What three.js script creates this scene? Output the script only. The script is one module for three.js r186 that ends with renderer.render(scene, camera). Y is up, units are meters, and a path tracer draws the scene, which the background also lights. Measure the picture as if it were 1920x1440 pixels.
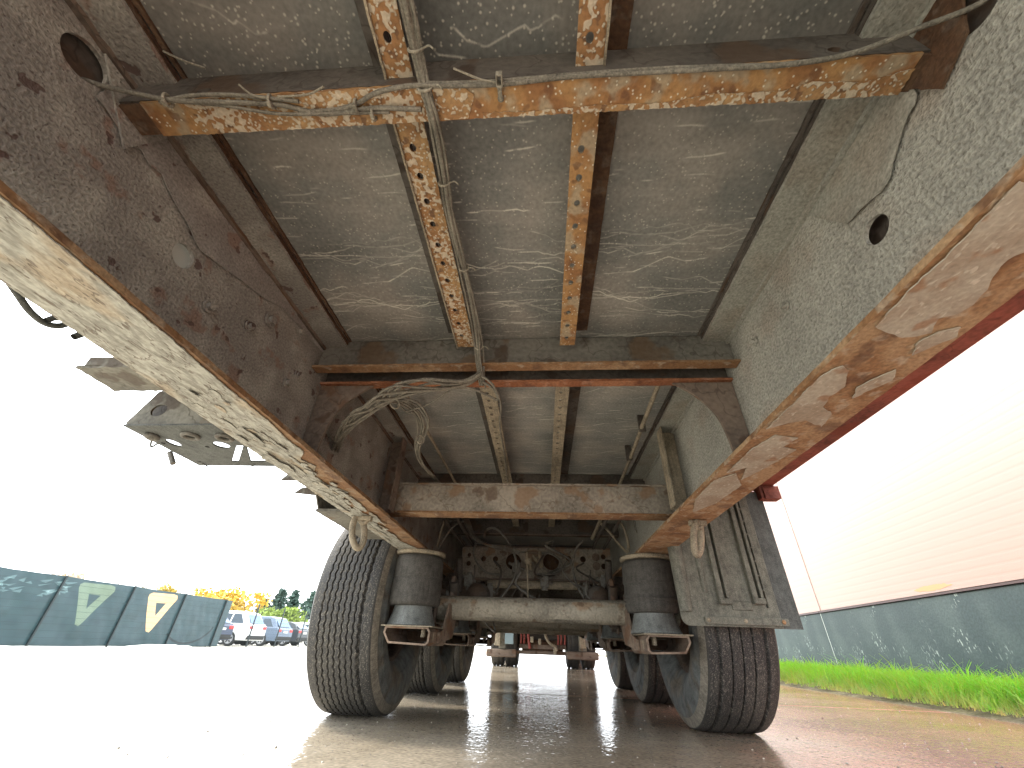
import * as THREE from 'three';
import { RoundedBoxGeometry } from 'three/addons/geometries/RoundedBoxGeometry.js';
import { mergeGeometries, mergeVertices } from 'three/addons/utils/BufferGeometryUtils.js';

// ---------------------------------------------------------------- camera, sky, sun, exposure
const scene = new THREE.Scene();
const EYE = 0.335;                                   // height of the lens over the yard
const RIGHT = [0.99750448, 0.00963616, -0.06994246], UP = [0.03050013, 0.83462416, 0.54997477], FWD = [0.06367531, -0.55073556, 0.83224744];
// rows: where the trailer's right, up and forward axes lie in the lens's own axes
const camera = new THREE.PerspectiveCamera(2 * Math.atan(720 / 745) * 180 / Math.PI, 4 / 3, 0.02, 400);
camera.position.set(0, EYE, 0);
camera.up.set(RIGHT[1], UP[1], -FWD[1]).normalize();
camera.lookAt(RIGHT[2], EYE + UP[2], -FWD[2]);
scene.add(camera);

const renderer = new THREE.WebGLRenderer({ antialias: true });
renderer.setSize(1024, 768);
renderer.toneMapping = THREE.LinearToneMapping;
renderer.toneMappingExposure = 3.6;
renderer.shadowMap.enabled = true;

{ // bright overcast sky: white, a little bluer towards the zenith, brighter round the veiled sun
  const W = 256, H = 128, d = new Float32Array(W * H * 4), sd = new THREE.Vector3(-0.62, 0.62, -0.28).normalize();
  for (let j = 0; j < H; j++) for (let i = 0; i < W; i++) {
    const el = (j + 0.5) / H * Math.PI - Math.PI / 2, az = (i + 0.5) / W * 2 * Math.PI - Math.PI;
    const dir = new THREE.Vector3(Math.cos(el) * Math.cos(az), Math.sin(el), Math.cos(el) * Math.sin(az));
    const up = Math.max(0, dir.y), c = Math.max(0, dir.dot(sd));
    const L = 1.25 + 0.35 * up + 1.1 * Math.pow(c, 5), k = (j * W + i) * 4;
    d[k] = L * (0.95 - 0.1 * up * (1 - c)); d[k + 1] = L * (0.99 - 0.03 * up * (1 - c)); d[k + 2] = L * 1.03; d[k + 3] = 1;
  }
  const t = new THREE.DataTexture(d, W, H, THREE.RGBAFormat, THREE.FloatType);
  t.mapping = THREE.EquirectangularReflectionMapping; t.magFilter = t.minFilter = THREE.LinearFilter; t.needsUpdate = true;
  scene.background = t; scene.environment = t;
}
const sun = new THREE.DirectionalLight(0xfff3e2, 1.4);
sun.position.set(-31, 31, -14); sun.target.position.set(0, 0, -4);
sun.castShadow = true; sun.shadow.radius = 22; sun.shadow.mapSize.set(4096, 4096);
Object.assign(sun.shadow.camera, { left: -40, right: 40, top: 40, bottom: -40, near: 1, far: 120 });
scene.add(sun, sun.target);

// ---------------------------------------------------------------- helpers
let seed = 7;
const rnd = () => { seed = (seed * 1664525 + 1013904223) >>> 0; return seed / 4294967296; };
const rr = (a, b) => a + (b - a) * rnd();
const V = (X, Y, Z) => new THREE.Vector3(X, Y, -Z);                     // X right, Y up, Z metres ahead of the lens
function ray(u, v) { const a = u - 960, b = 720 - v, c = 745, f = (r) => r[0] * a + r[1] * b + r[2] * c; return [f(RIGHT), f(UP), f(FWD)]; }
function seen(u, v, axis, value) {                                      // survey: the point of a plane X, Y or Z = value that was sighted at u, v
  const r = ray(u, v), k = (axis === 1 ? value - EYE : value) / r[axis];
  return [r[0] * k, r[1] * k + EYE, r[2] * k];
}
const P3 = (a) => V(a[0], a[1], a[2]);
const names = new Map();
const numbered = (n) => { const k = names.get(n) || 0; names.set(n, k + 1); return k ? `${n}_${String(k).padStart(3, '0')}` : n; };
function thing(name, label, category, group, at = [0, 0, 0]) {
  const o = new THREE.Group(); o.name = numbered(name); o.position.set(at[0], at[1], -at[2]); scene.add(o);
  o.userData = { label, category }; if (group) o.userData.group = group; return o;
}
function grp(name, parent, label) { const o = new THREE.Group(); o.name = name; parent.add(o); if (label) o.userData.label = label; return o; }
function clean(g) { const r = g.index ? g.toNonIndexed() : g.clone(); for (const k of Object.keys(r.attributes)) if (!['position', 'normal', 'uv'].includes(k)) r.deleteAttribute(k); if (!r.attributes.normal) r.computeVertexNormals(); if (!r.attributes.uv) r.setAttribute('uv', new THREE.BufferAttribute(new Float32Array(r.attributes.position.count * 2), 2)); return r; }
function boxUV(g, du = 0, dv = 0) { // uv in metres, each face along the axis it looks
  const p = g.attributes.position, uv = g.attributes.uv, a = new THREE.Vector3(), b = new THREE.Vector3(), c = new THREE.Vector3();
  for (let i = 0; i < p.count; i += 3) {
    a.fromBufferAttribute(p, i); b.fromBufferAttribute(p, i + 1); c.fromBufferAttribute(p, i + 2);
    const n = b.clone().sub(a).cross(c.clone().sub(a)), x = Math.abs(n.x), y = Math.abs(n.y), z = Math.abs(n.z);
    [a, b, c].forEach((q, k) => { if (y >= x && y >= z) uv.setXY(i + k, q.x + du, q.z + dv); else if (x >= z) uv.setXY(i + k, q.z + du, q.y + dv); else uv.setXY(i + k, q.x + du, q.y + dv); });
  }
  return g;
}
function join(gs) { gs = (Array.isArray(gs) ? gs : [gs]).map(clean); return gs.length > 1 ? mergeGeometries(gs) : gs[0]; }
function mesh(name, gs, m, parent, opt = {}) {
  const g = opt.keepUV ? join(gs) : boxUV(join(gs), opt.du || 0, opt.dv || 0), o = new THREE.Mesh(g, m);
  o.name = parent === scene ? numbered(name) : name; o.castShadow = o.receiveShadow = true; parent.add(o);
  if (opt.label) o.userData.label = opt.label; if (opt.kind) o.userData.kind = opt.kind; if (opt.category) o.userData.category = opt.category; if (opt.group) o.userData.group = opt.group;
  return o;
}
const bx = (x0, x1, y0, y1, z0, z1) => new THREE.BoxGeometry(Math.abs(x1 - x0), Math.abs(y1 - y0), Math.abs(z1 - z0)).translate((x0 + x1) / 2, (y0 + y1) / 2, -(z0 + z1) / 2);
const rb = (x0, x1, y0, y1, z0, z1, r = 0.002) => new RoundedBoxGeometry(Math.abs(x1 - x0), Math.abs(y1 - y0), Math.abs(z1 - z0), 1, r).translate((x0 + x1) / 2, (y0 + y1) / 2, -(z0 + z1) / 2);
// periodic gradient noise and sums of it
const perm = new Uint8Array(512); { const p = [...Array(256).keys()]; for (let i = 255; i > 0; i--) { const j = Math.floor(rnd() * (i + 1)); [p[i], p[j]] = [p[j], p[i]]; } for (let i = 0; i < 512; i++) perm[i] = p[i & 255]; }
const GX = [1, -1, 0.7, -0.7, 0, 0, 0.7, -0.7], GY = [0, 0, 0.7, 0.7, 1, -1, -0.7, -0.7];
function noise(x, y, px, py = px, s = 0) {
  const x0 = Math.floor(x), y0 = Math.floor(y), fx = x - x0, fy = y - y0, m = (a, n) => ((a % n) + n) % n;
  const h = (i, j) => perm[(perm[(m(i, px) + s * 17) & 255] + m(j, py)) & 255] & 7;
  const u = fx * fx * fx * (fx * (fx * 6 - 15) + 10), v = fy * fy * fy * (fy * (fy * 6 - 15) + 10);
  const a = h(x0, y0), b = h(x0 + 1, y0), c = h(x0, y0 + 1), d = h(x0 + 1, y0 + 1);
  const A = GX[a] * fx + GY[a] * fy, B = GX[b] * (fx - 1) + GY[b] * fy, C = GX[c] * fx + GY[c] * (fy - 1), D = GX[d] * (fx - 1) + GY[d] * (fy - 1);
  return A + (B - A) * u + (C - A) * v + (A - B - C + D) * u * v;
}
function fbm(u, v, f, oct, s = 0, fy = f) { let a = 0, k = 1; for (let i = 0; i < oct; i++) { a += k * noise(u * f, v * fy, f, fy, s + i); k *= 0.5; f *= 2; fy *= 2; } return a; }
function cells(u, v, f, s = 0) { // distance to the nearest of scattered points, periodic; also the point's own random value
  const x = u * f, y = v * f, x0 = Math.floor(x), y0 = Math.floor(y); let best = 9, id = 0;
  for (let j = -1; j < 2; j++) for (let i = -1; i < 2; i++) {
    const a = (((x0 + i) % f) + f) % f, b = (((y0 + j) % f) + f) % f, h = perm[perm[(a + s * 31) & 255] + (b & 255)], h2 = perm[(h + 91) & 255];
    const dx = x0 + i + h / 255 - x, dy = y0 + j + h2 / 255 - y, d = dx * dx + dy * dy; if (d < best) { best = d; id = perm[(h + h2) & 255] / 255; }
  }
  return [Math.sqrt(best), id];
}
const sm = (a, b, x) => { const t = Math.min(1, Math.max(0, (x - a) / (b - a))); return t * t * (3 - 2 * t); };
const mix = (a, b, t) => [a[0] + (b[0] - a[0]) * t, a[1] + (b[1] - a[1]) * t, a[2] + (b[2] - a[2]) * t];
const enc = (x) => Math.round(255 * Math.min(1, Math.max(0, x <= 0.0031308 ? 12.92 * x : 1.055 * Math.pow(x, 1 / 2.4) - 0.055)));
function paint(N, metres, fn) { // fn(u, v) -> { c: linear colour, h: height 0..1, r: roughness }
  const c = new Uint8Array(N * N * 4), b = new Uint8Array(N * N * 4);
  for (let j = 0; j < N; j++) for (let i = 0; i < N; i++) {
    const q = fn((i + 0.5) / N, (j + 0.5) / N, i, j), k = (j * N + i) * 4;
    c[k] = enc(q.c[0]); c[k + 1] = enc(q.c[1]); c[k + 2] = enc(q.c[2]); c[k + 3] = 255;
    const h = 255 * Math.min(1, Math.max(0, q.h)); b[k] = h; b[k + 1] = 255 * Math.min(1, Math.max(0, q.r)); b[k + 2] = 0; b[k + 3] = 255;
  }
  const mk = (data, srgb) => { const t = new THREE.DataTexture(data, N, N, THREE.RGBAFormat); t.wrapS = t.wrapT = THREE.RepeatWrapping; t.magFilter = THREE.LinearFilter; t.minFilter = THREE.LinearMipmapLinearFilter; t.generateMipmaps = true; t.repeat.set(1 / metres, 1 / metres); if (srgb) t.colorSpace = THREE.SRGBColorSpace; t.needsUpdate = true; return t; };
  return { map: mk(c, true), rel: mk(b, false) };
}
function stuffMat(t, bump, o = {}) { return new THREE.MeshStandardMaterial({ map: t.map, roughnessMap: t.rel, bumpMap: t.rel, bumpScale: bump, roughness: 1, metalness: 0, ...o }); }

// ---------------------------------------------------------------- materials
const T = {};
T.mauve = paint(1024, 0.5, (u, v) => { // left rail web: brown-mauve undercoat, finely pitted
  const big = fbm(u, v, 3, 3, 1), g = fbm(u, v, 90, 3, 2), pit = sm(0.34, 0.55, fbm(u, v, 84, 2, 5)), rs = sm(0.3, 0.5, fbm(u, v, 6, 5, 9)), chip = sm(0.52, 0.56, fbm(u, v, 12, 4, 10)), gr = sm(-0.2, 0.45, fbm(u, v, 4, 4, 12));
  let c = mix([0.212, 0.196, 0.174], [0.33, 0.316, 0.274], gr * 0.8 + 0.25 * big);
  c = c.map((x) => x * (1 + 0.5 * g)); c = mix(c, [0.075, 0.052, 0.048], pit * 0.6); c = mix(c, [0.2, 0.1, 0.065], rs * 0.55); c = mix(c, [0.085, 0.05, 0.043], chip * 0.85);
  return { c, h: 0.5 + 0.4 * g + 0.12 * big - 0.3 * pit - 0.1 * rs - 0.35 * chip, r: 0.72 + 0.12 * g };
});
T.dust = paint(1024, 0.5, (u, v) => { // right rail web: granular grey-green dirt crust
  const g = fbm(u, v, 76, 4, 3), mid = fbm(u, v, 20, 3, 5), big = fbm(u, v, 3, 3, 7), hole = sm(0.22, 0.55, fbm(u, v, 62, 3, 15)), br = sm(-0.1, 0.6, fbm(u, v, 3, 4, 19));
  let c = mix([0.335, 0.33, 0.29], [0.285, 0.245, 0.2], br * 0.7); c = c.map((x) => x * (1 + 0.42 * g + 0.16 * mid + 0.2 * big));
  c = mix(c, [0.17, 0.155, 0.13], hole * 0.5);
  return { c, h: 0.5 + 0.5 * g + 0.15 * mid - 0.3 * hole, r: 0.86 };
});
T.chalk = paint(1024, 0.7, (u, v) => { // chalky paint of the left flange, streaked and finely cracked along the rail
  const g = fbm(u, v, 90, 3, 4), st = fbm(u, v, 60, 4, 8, 16), big = fbm(u, v, 4, 3, 11), msk = sm(-0.12, 0.2, fbm(u, v, 6, 3, 20)), crack = Math.max(sm(0.88, 0.98, 1 - Math.abs(fbm(u, v, 30, 4, 21, 9)) * 2.2) * msk, sm(0.36, 0.5, fbm(u, v, 60, 3, 31, 22))), och = sm(0.12, 0.45, fbm(u, v, 6, 4, 25, 3));
  let c = mix([0.4, 0.395, 0.345], [0.255, 0.248, 0.212], sm(-0.4, 0.4, st)); c = mix(c, [0.4, 0.29, 0.17], och * 0.45); c = c.map((x) => x * (1 + 0.24 * g + 0.15 * big)); c = mix(c, [0.13, 0.1, 0.075], crack * 0.75);
  return { c, h: 0.5 + 0.2 * g + 0.35 * st - 0.4 * crack, r: 0.85 };
});
T.rust = paint(1024, 0.6, (u, v) => { // rough orange-brown rust
  const g = fbm(u, v, 80, 3, 6), st = fbm(u, v, 26, 4, 13, 16), big = fbm(u, v, 4, 5, 17), pale = sm(0.18, 0.5, fbm(u, v, 16, 4, 29)), dk = sm(0.15, 0.5, fbm(u, v, 7, 5, 33));
  let c = mix([0.25, 0.13, 0.058], [0.36, 0.235, 0.13], sm(-0.4, 0.5, big + 0.5 * st)); c = mix(c, [0.42, 0.35, 0.26], pale * 0.6); c = mix(c, [0.125, 0.062, 0.034], dk * 0.7); c = c.map((x) => x * (1 + 0.4 * g));
  return { c, h: 0.5 + 0.35 * g + 0.3 * st, r: 0.88 };
});
T.palepaint = paint(1024, 0.6, (u, v) => { // dirty pinkish-beige paint left on the right flange
  const g = fbm(u, v, 70, 3, 14), sp = sm(0.3, 0.5, fbm(u, v, 60, 2, 41, 30)), big = fbm(u, v, 5, 4, 23), rs = sm(0.3, 0.5, fbm(u, v, 8, 4, 27));
  let c = mix([0.4, 0.36, 0.29], [0.315, 0.255, 0.19], sm(-0.3, 0.5, big)); c = mix(c, [0.6, 0.55, 0.46], sp * 0.5); c = mix(c, [0.26, 0.13, 0.06], rs * 0.7); c = c.map((x) => x * (1 + 0.25 * g));
  return { c, h: 0.5 + 0.3 * g + 0.2 * sp, r: 0.85 };
});
function veins(N, list) { // thin pale dried-water trails drawn into a field
  const f = new Float32Array(N * N), dot = (x, y, a, w) => { for (let j = -4; j <= 4; j++) for (let i = -4; i <= 4; i++) { const X = ((Math.round(x) + i) % N + N) % N, Y = ((Math.round(y) + j) % N + N) % N, d = Math.hypot(Math.round(x) + i - x, Math.round(y) + j - y), q = a * Math.max(0, 1 - d / w); if (q > f[Y * N + X]) f[Y * N + X] = q; } };
  for (const [x0, y0, len, a, wild] of list) { let x = x0 * N, y = y0 * N, s = 0, al = a, goal = 0, drift = rr(-1, 1); for (let k = 0; k < len * N; k++) { if (rnd() < 0.09) goal = (rr(-1, 1) * 0.75 + 0.5 * drift) * wild; if (rnd() < 0.01) drift = rr(-1, 1); s += (goal - s) * 0.35; x += 1; y += s; if (rnd() < 0.05) al = a * rr(0.25, 1); dot(x, y, al * sm(0, 14, k) * sm(0, 14, len * N - k), 1.7 + 1.3 * rnd()); } }
  return f;
}
function floorTex(list, specks, s) {
  const N = 1536, K = 2, f = veins(N, list);
  return paint(N, 1.6, (u, v, i, j) => {
    const g = fbm(u, v, 180, 3, 2 + s), big = fbm(u, v, 7, 5, 16 + s), band = fbm(u, v, 6, 3, 30 + s, 44), [d, id] = cells(u, v, 210, s), sp = id < specks ? 1 - sm(0.14, 0.44 * (0.4 + id / specks * 0.6), d) : 0, ve = f[j * N + i];
    let c = mix([0.175, 0.176, 0.164], [0.215, 0.2, 0.178], sm(-0.3, 0.4, big)).map((x) => x * (s === 50 ? 1.3 : s === 90 ? 0.7 : 1)); c = c.map((x) => x * (1 + 0.28 * g + 0.14 * band + 0.35 * big));
    c = mix(c, [0.42, 0.4, 0.34], sp * 0.75); c = mix(c, [0.68, 0.65, 0.56], Math.min(1, ve));
    return { c, h: 0.45 + 0.12 * g + 0.25 * sp + 0.4 * ve + 0.1 * big, r: 0.62 + 0.15 * big + 0.15 * ve };
  });
}
{ const a = []; for (let k = 0; k < 90; k++) a.push([rnd(), 0.36 + 0.3 * Math.pow(rnd(), 1.3), rr(0.05, 0.3), rr(0.3, 1.1), rr(0.3, 1.0)]); for (let k = 0; k < 170; k++) a.push([rnd(), rr(0.34, 0.84), rr(0.012, 0.06), rr(0.25, 0.9), 0.2]); T.floorA = floorTex(a, 0.17, 0); }
{ const a = []; for (let k = 0; k < 340; k++) a.push([rnd(), rnd(), rr(0.02, 0.1), rr(0.4, 1.0), rr(0.25, 0.7)]); T.floorB = floorTex(a, 0.12, 50); }
{ const a = []; for (let k = 0; k < 34; k++) a.push([rnd(), rnd(), rr(0.03, 0.13), rr(0.3, 0.8), 1.4]); T.floorC = floorTex(a, 0.26, 90); }
T.crust = paint(1024, 0.3, (u, v) => { // rust under scattered pale salt and road dirt crust
  const g = fbm(u, v, 40, 3, 44), big = fbm(u, v, 4, 3, 47), w = fbm(u, v, 26, 2, 49) + 0.55 * fbm(u, v, 5, 2, 51), bl = sm(0.02, 0.2, w), [d, id] = cells(u, v, 44, 7), sp = id < 0.35 ? 1 - sm(0.2, 0.36, d) : 0, dk = sm(0.2, 0.45, fbm(u, v, 16, 3, 54));
  let c = mix([0.25, 0.125, 0.05], [0.33, 0.2, 0.09], sm(-0.3, 0.4, big)); c = mix(c, [0.1, 0.05, 0.027], dk * 0.75); const k = Math.max(bl * 0.8, sp);
  c = mix(c, [0.52, 0.47, 0.37], k * 0.85); c = c.map((x) => x * (1 + 0.3 * g));
  return { c, h: 0.35 + 0.2 * g + 0.45 * k, r: 0.85 };
});
T.rustlite = paint(1024, 0.4, (u, v) => { // same rust, few specks: the middle of the cross member
  const g = fbm(u, v, 50, 3, 61), big = fbm(u, v, 5, 4, 63), [d, id] = cells(u, v, 60, 11), sp = id < 0.18 ? 1 - sm(0.16, 0.32, d) : 0, gy = sm(0, 0.35, fbm(u, v, 7, 4, 66)), dk = sm(0.28, 0.5, fbm(u, v, 12, 3, 68));
  let c = mix([0.34, 0.19, 0.075], [0.24, 0.115, 0.045], sm(-0.3, 0.4, big)); c = mix(c, [0.33, 0.285, 0.2], gy * 0.7); c = mix(c, [0.11, 0.05, 0.025], dk * 0.6); c = mix(c, [0.6, 0.54, 0.42], sp * 0.85); c = c.map((x) => x * (1 + 0.25 * g));
  return { c, h: 0.45 + 0.3 * g + 0.3 * sp, r: 0.86 };
});
T.grime = paint(1024, 0.86, (u, v) => { // neutral dirty steel, tinted by the material's colour
  const g = fbm(u, v, 64, 4, 71), big = fbm(u, v, 4, 4, 73), rs = sm(0.22, 0.42, fbm(u, v, 5, 5, 76)), ch = sm(0.9, 1, 1 - Math.abs(fbm(u, v, 6, 4, 78)) * 3);
  let c = [0.8, 0.8, 0.8].map((x) => x * (0.92 + 0.35 * g + 0.6 * big)); c = mix(c, [0.66, 0.4, 0.22], rs * 0.6); c = mix(c, [0.3, 0.26, 0.23], ch * 0.6); c = mix(c, [0.3, 0.2, 0.15], sm(0.3, 0.5, fbm(u, v, 9, 4, 79)) * 0.7);
  return { c, h: 0.5 + 0.4 * g - 0.3 * ch, r: 0.8 };
});
T.grit = paint(1024, 0.4, (u, v) => { // splashed road dirt, tinted by the material's colour
  const g = fbm(u, v, 110, 3, 81), mid = fbm(u, v, 18, 4, 84), big = fbm(u, v, 4, 4, 83), run = fbm(u, v, 40, 3, 88, 5), bl = sm(0.1, 0.5, fbm(u, v, 70, 3, 86));
  return { c: [0.64, 0.63, 0.6].map((x) => x * (0.9 + 0.45 * g + 0.34 * mid + 0.34 * big + 0.28 * run + 0.35 * bl)), h: 0.5 + 0.35 * g + 0.2 * mid + 0.15 * bl, r: 0.84 };
});
T.rubber = paint(1024, 0.5, (u, v) => { // tyre rubber with dust dried in fine streaks round the tread
  const g = fbm(u, v, 100, 3, 91), mid = fbm(u, v, 24, 4, 96, 50), big = fbm(u, v, 4, 4, 93), mud = sm(-0.15, 0.6, mid + 0.7 * big), sc = sm(0.95, 1, 1 - Math.abs(fbm(u, v, 12, 4, 98)) * 3.4) * sm(0.05, 0.3, fbm(u, v, 5, 3, 99));
  let c = mix([0.028, 0.027, 0.026], [0.085, 0.079, 0.067], mud * 0.8); c = mix(c, [0.2, 0.185, 0.155], sm(0.22, 0.5, g + 0.4 * mid) * 0.6); c = mix(c, [0.3, 0.28, 0.24], sc * 0.55); c = c.map((x) => x * (1 + 0.6 * g));
  return { c, h: 0.5 + 0.4 * g + 0.2 * mid, r: 0.62 + 0.25 * mud };
});
T.sidewall = paint(1024, 0.6, (u, v) => { // sidewall rubber, grey with dried mud
  const g = fbm(u, v, 90, 3, 101), mid = fbm(u, v, 14, 5, 104), big = fbm(u, v, 5, 5, 103), br = sm(-0.1, 0.5, fbm(u, v, 4, 4, 106)), sc = sm(0.95, 1, 1 - Math.abs(fbm(u, v, 10, 4, 109)) * 3.2) * sm(0.1, 0.35, big);
  let c = mix([0.105, 0.112, 0.107], [0.13, 0.108, 0.08], br); c = c.map((x) => x * (1 + 0.4 * g + 0.5 * mid + 0.4 * big)); c = mix(c, [0.3, 0.29, 0.26], sc * 0.5);
  return { c, h: 0.5 + 0.35 * g + 0.2 * mid, r: 0.74 };
});
T.wet = paint(1024, 2.3, (u, v) => { // wet concrete with fine stones under a film of water
  const g = fbm(u, v, 150, 3, 111), m = fbm(u, v, 30, 4, 113), big = fbm(u, v, 3, 5, 116), [d, id] = cells(u, v, 220, 3), st = id < 0.06 ? 1 - sm(0.15, 0.4, d) : 0, film = sm(-0.5, 0.6, fbm(u, v, 4, 5, 118) + 0.15 * m);
  let c = mix([0.25, 0.226, 0.182], [0.315, 0.29, 0.245], sm(-0.5, 0.5, big)); c = c.map((x) => x * (1 + 0.4 * g + 0.18 * m)); c = mix(c, [0.55, 0.5, 0.42], st * 0.6);
  return { c, h: 0.45 + 0.3 * g * (1 - 0.5 * film) + 0.2 * m + 0.25 * st, r: 0.17 - 0.12 * film + 0.06 * g };
});
T.slab = paint(1536, 5.75, (u, v) => { // the slabs under the trailer: the same wet concrete, brick-red fines washed over its right side
  const g = fbm(u, v, 380, 2, 111), m = fbm(u, v, 75, 4, 113), big = fbm(u, v, 7, 5, 116), [d, id] = cells(u, v, 240, 3), st = id < 0.06 ? 1 - sm(0.1, 0.24, d) : 0, film = sm(-0.5, 0.6, fbm(u, v, 10, 5, 118) + 0.15 * m), red = sm(0.47, 0.72, u + 0.16 * fbm(u, v, 5, 5, 119) + 0.03 * m) * (1 - sm(0.985, 1, u));
  let c = mix([0.36, 0.31, 0.235], [0.45, 0.4, 0.32], sm(-0.5, 0.5, big)); c = mix(c, [0.43, 0.2, 0.145], red * 0.9); c = c.map((x) => x * (1 + 0.45 * g + 0.2 * m)); c = mix(c, [0.55, 0.5, 0.42], st * 0.6);
  return { c, h: 0.45 + 0.3 * g * (1 - 0.5 * film) + 0.2 * m + 0.25 * st, r: 0.15 - 0.1 * film + 0.05 * g };
});
T.plinth = paint(1024, 1.6, (u, v) => { // dark painted plinth, splashed with lime
  const g = fbm(u, v, 60, 3, 121), big = fbm(u, v, 3, 4, 123), sp = sm(0.22, 0.42, fbm(u, v, 60, 3, 126, 28)) * sm(0.02, 0.36, fbm(u, v, 3, 3, 128));
  let c = mix([0.031, 0.05, 0.054], [0.046, 0.068, 0.07], sm(-0.3, 0.4, big)); c = c.map((x) => x * (1 + 0.3 * g)); c = mix(c, [0.36, 0.42, 0.4], sp * 0.75);
  return { c, h: 0.5 + 0.3 * g, r: 0.68 };
});
T.soil = paint(512, 1.5, (u, v) => { const g = fbm(u, v, 50, 4, 131), b = fbm(u, v, 5, 4, 133); return { c: mix([0.12, 0.1, 0.06], [0.2, 0.17, 0.1], sm(-0.3, 0.4, b)).map((x) => x * (1 + 0.5 * g)), h: 0.5 + 0.5 * g, r: 0.95 }; });
T.bark = paint(256, 0.6, (u, v) => { const g = fbm(u, v, 20, 3, 141, 6); return { c: [0.09, 0.07, 0.05].map((x) => x * (1 + 0.6 * g)), h: 0.5 + 0.5 * g, r: 0.95 }; });

const M = {
  mauve: stuffMat(T.mauve, 0.0022), dust: stuffMat(T.dust, 0.0035), chalk: stuffMat(T.chalk, 0.0026), rust: stuffMat(T.rust, 0.0025), palepaint: stuffMat(T.palepaint, 0.002),
  mauveSheet: stuffMat(T.mauve, 0.0009, { color: new THREE.Color(1.12, 1.12, 1.15) }), dustSheet: stuffMat(T.dust, 0.0012, { color: new THREE.Color(0.86, 0.87, 0.86) }),
  floorA: stuffMat(T.floorA, 0.0016), floorB: stuffMat(T.floorB, 0.0016), floorC: stuffMat(T.floorC, 0.0016),
  crust: stuffMat(T.crust, 0.0022), rustlite: stuffMat(T.rustlite, 0.002),
  wet: stuffMat(T.wet, 0.0018), slab: stuffMat(T.slab, 0.0024), damp: new THREE.MeshStandardMaterial({ map: T.wet.map, bumpMap: T.wet.rel, bumpScale: 0.002, roughness: 0.42, color: new THREE.Color(1.35, 1.38, 1.4) }), dry: new THREE.MeshStandardMaterial({ map: T.wet.map, bumpMap: T.wet.rel, bumpScale: 0.002, roughness: 0.75, color: new THREE.Color(1.5, 1.55, 1.6) }), plinth: stuffMat(T.plinth, 0.002), soil: stuffMat(T.soil, 0.02), bark: stuffMat(T.bark, 0.01),
  rubber: stuffMat(T.rubber, 0.0022), sidewall: stuffMat(T.sidewall, 0.0018),
  grey: stuffMat(T.grime, 0.0015, { color: new THREE.Color(0.19, 0.18, 0.155) }), brown: stuffMat(T.grime, 0.0016, { color: new THREE.Color(0.2, 0.15, 0.115) }), dark: stuffMat(T.grime, 0.0015, { color: new THREE.Color(0.11, 0.095, 0.08) }),
  beam: stuffMat(T.grime, 0.001, { color: new THREE.Color(0.33, 0.29, 0.235) }), tan: stuffMat(T.grit, 0.0012, { color: new THREE.Color(0.42, 0.36, 0.27) }), axle: stuffMat(T.grime, 0.004, { color: new THREE.Color(0.36, 0.325, 0.255) }),
  outrig: stuffMat(T.grime, 0.0012, { color: new THREE.Color(0.2, 0.19, 0.155) }), bellows: stuffMat(T.grit, 0.0012, { color: new THREE.Color(0.105, 0.099, 0.09) }), guard: stuffMat(T.grit, 0.0012, { color: new THREE.Color(0.225, 0.225, 0.19) }), flap: stuffMat(T.grit, 0.001, { color: new THREE.Color(0.13, 0.14, 0.135) }),
  mud: stuffMat(T.grit, 0.004, { color: new THREE.Color(0.33, 0.3, 0.25) }),
  bracket: stuffMat(T.grime, 0.0016, { color: new THREE.Color(0.3, 0.22, 0.16) }),
  piston: stuffMat(T.grit, 0.0006, { color: new THREE.Color(0.24, 0.26, 0.26), roughness: 0.55 }), sill: stuffMat(T.grime, 0.001, { color: new THREE.Color(0.26, 0.075, 0.05) }), cable: stuffMat(T.grit, 0.0008, { color: new THREE.Color(0.27, 0.25, 0.21) }), tie: stuffMat(T.grit, 0.0005, { color: new THREE.Color(0.42, 0.39, 0.32) }),
  edge: stuffMat(T.rust, 0.002, { color: new THREE.Color(0.76, 0.74, 0.73) }), redrust: stuffMat(T.rust, 0.002, { color: new THREE.Color(0.8, 0.52, 0.45) }), darkrust: stuffMat(T.rust, 0.0025, { color: new THREE.Color(0.3, 0.27, 0.27) }),
  plain: (r, g, b, rough = 0.6, o = {}) => new THREE.MeshStandardMaterial({ color: new THREE.Color().setRGB(r, g, b), roughness: rough, ...o }),
};

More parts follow.
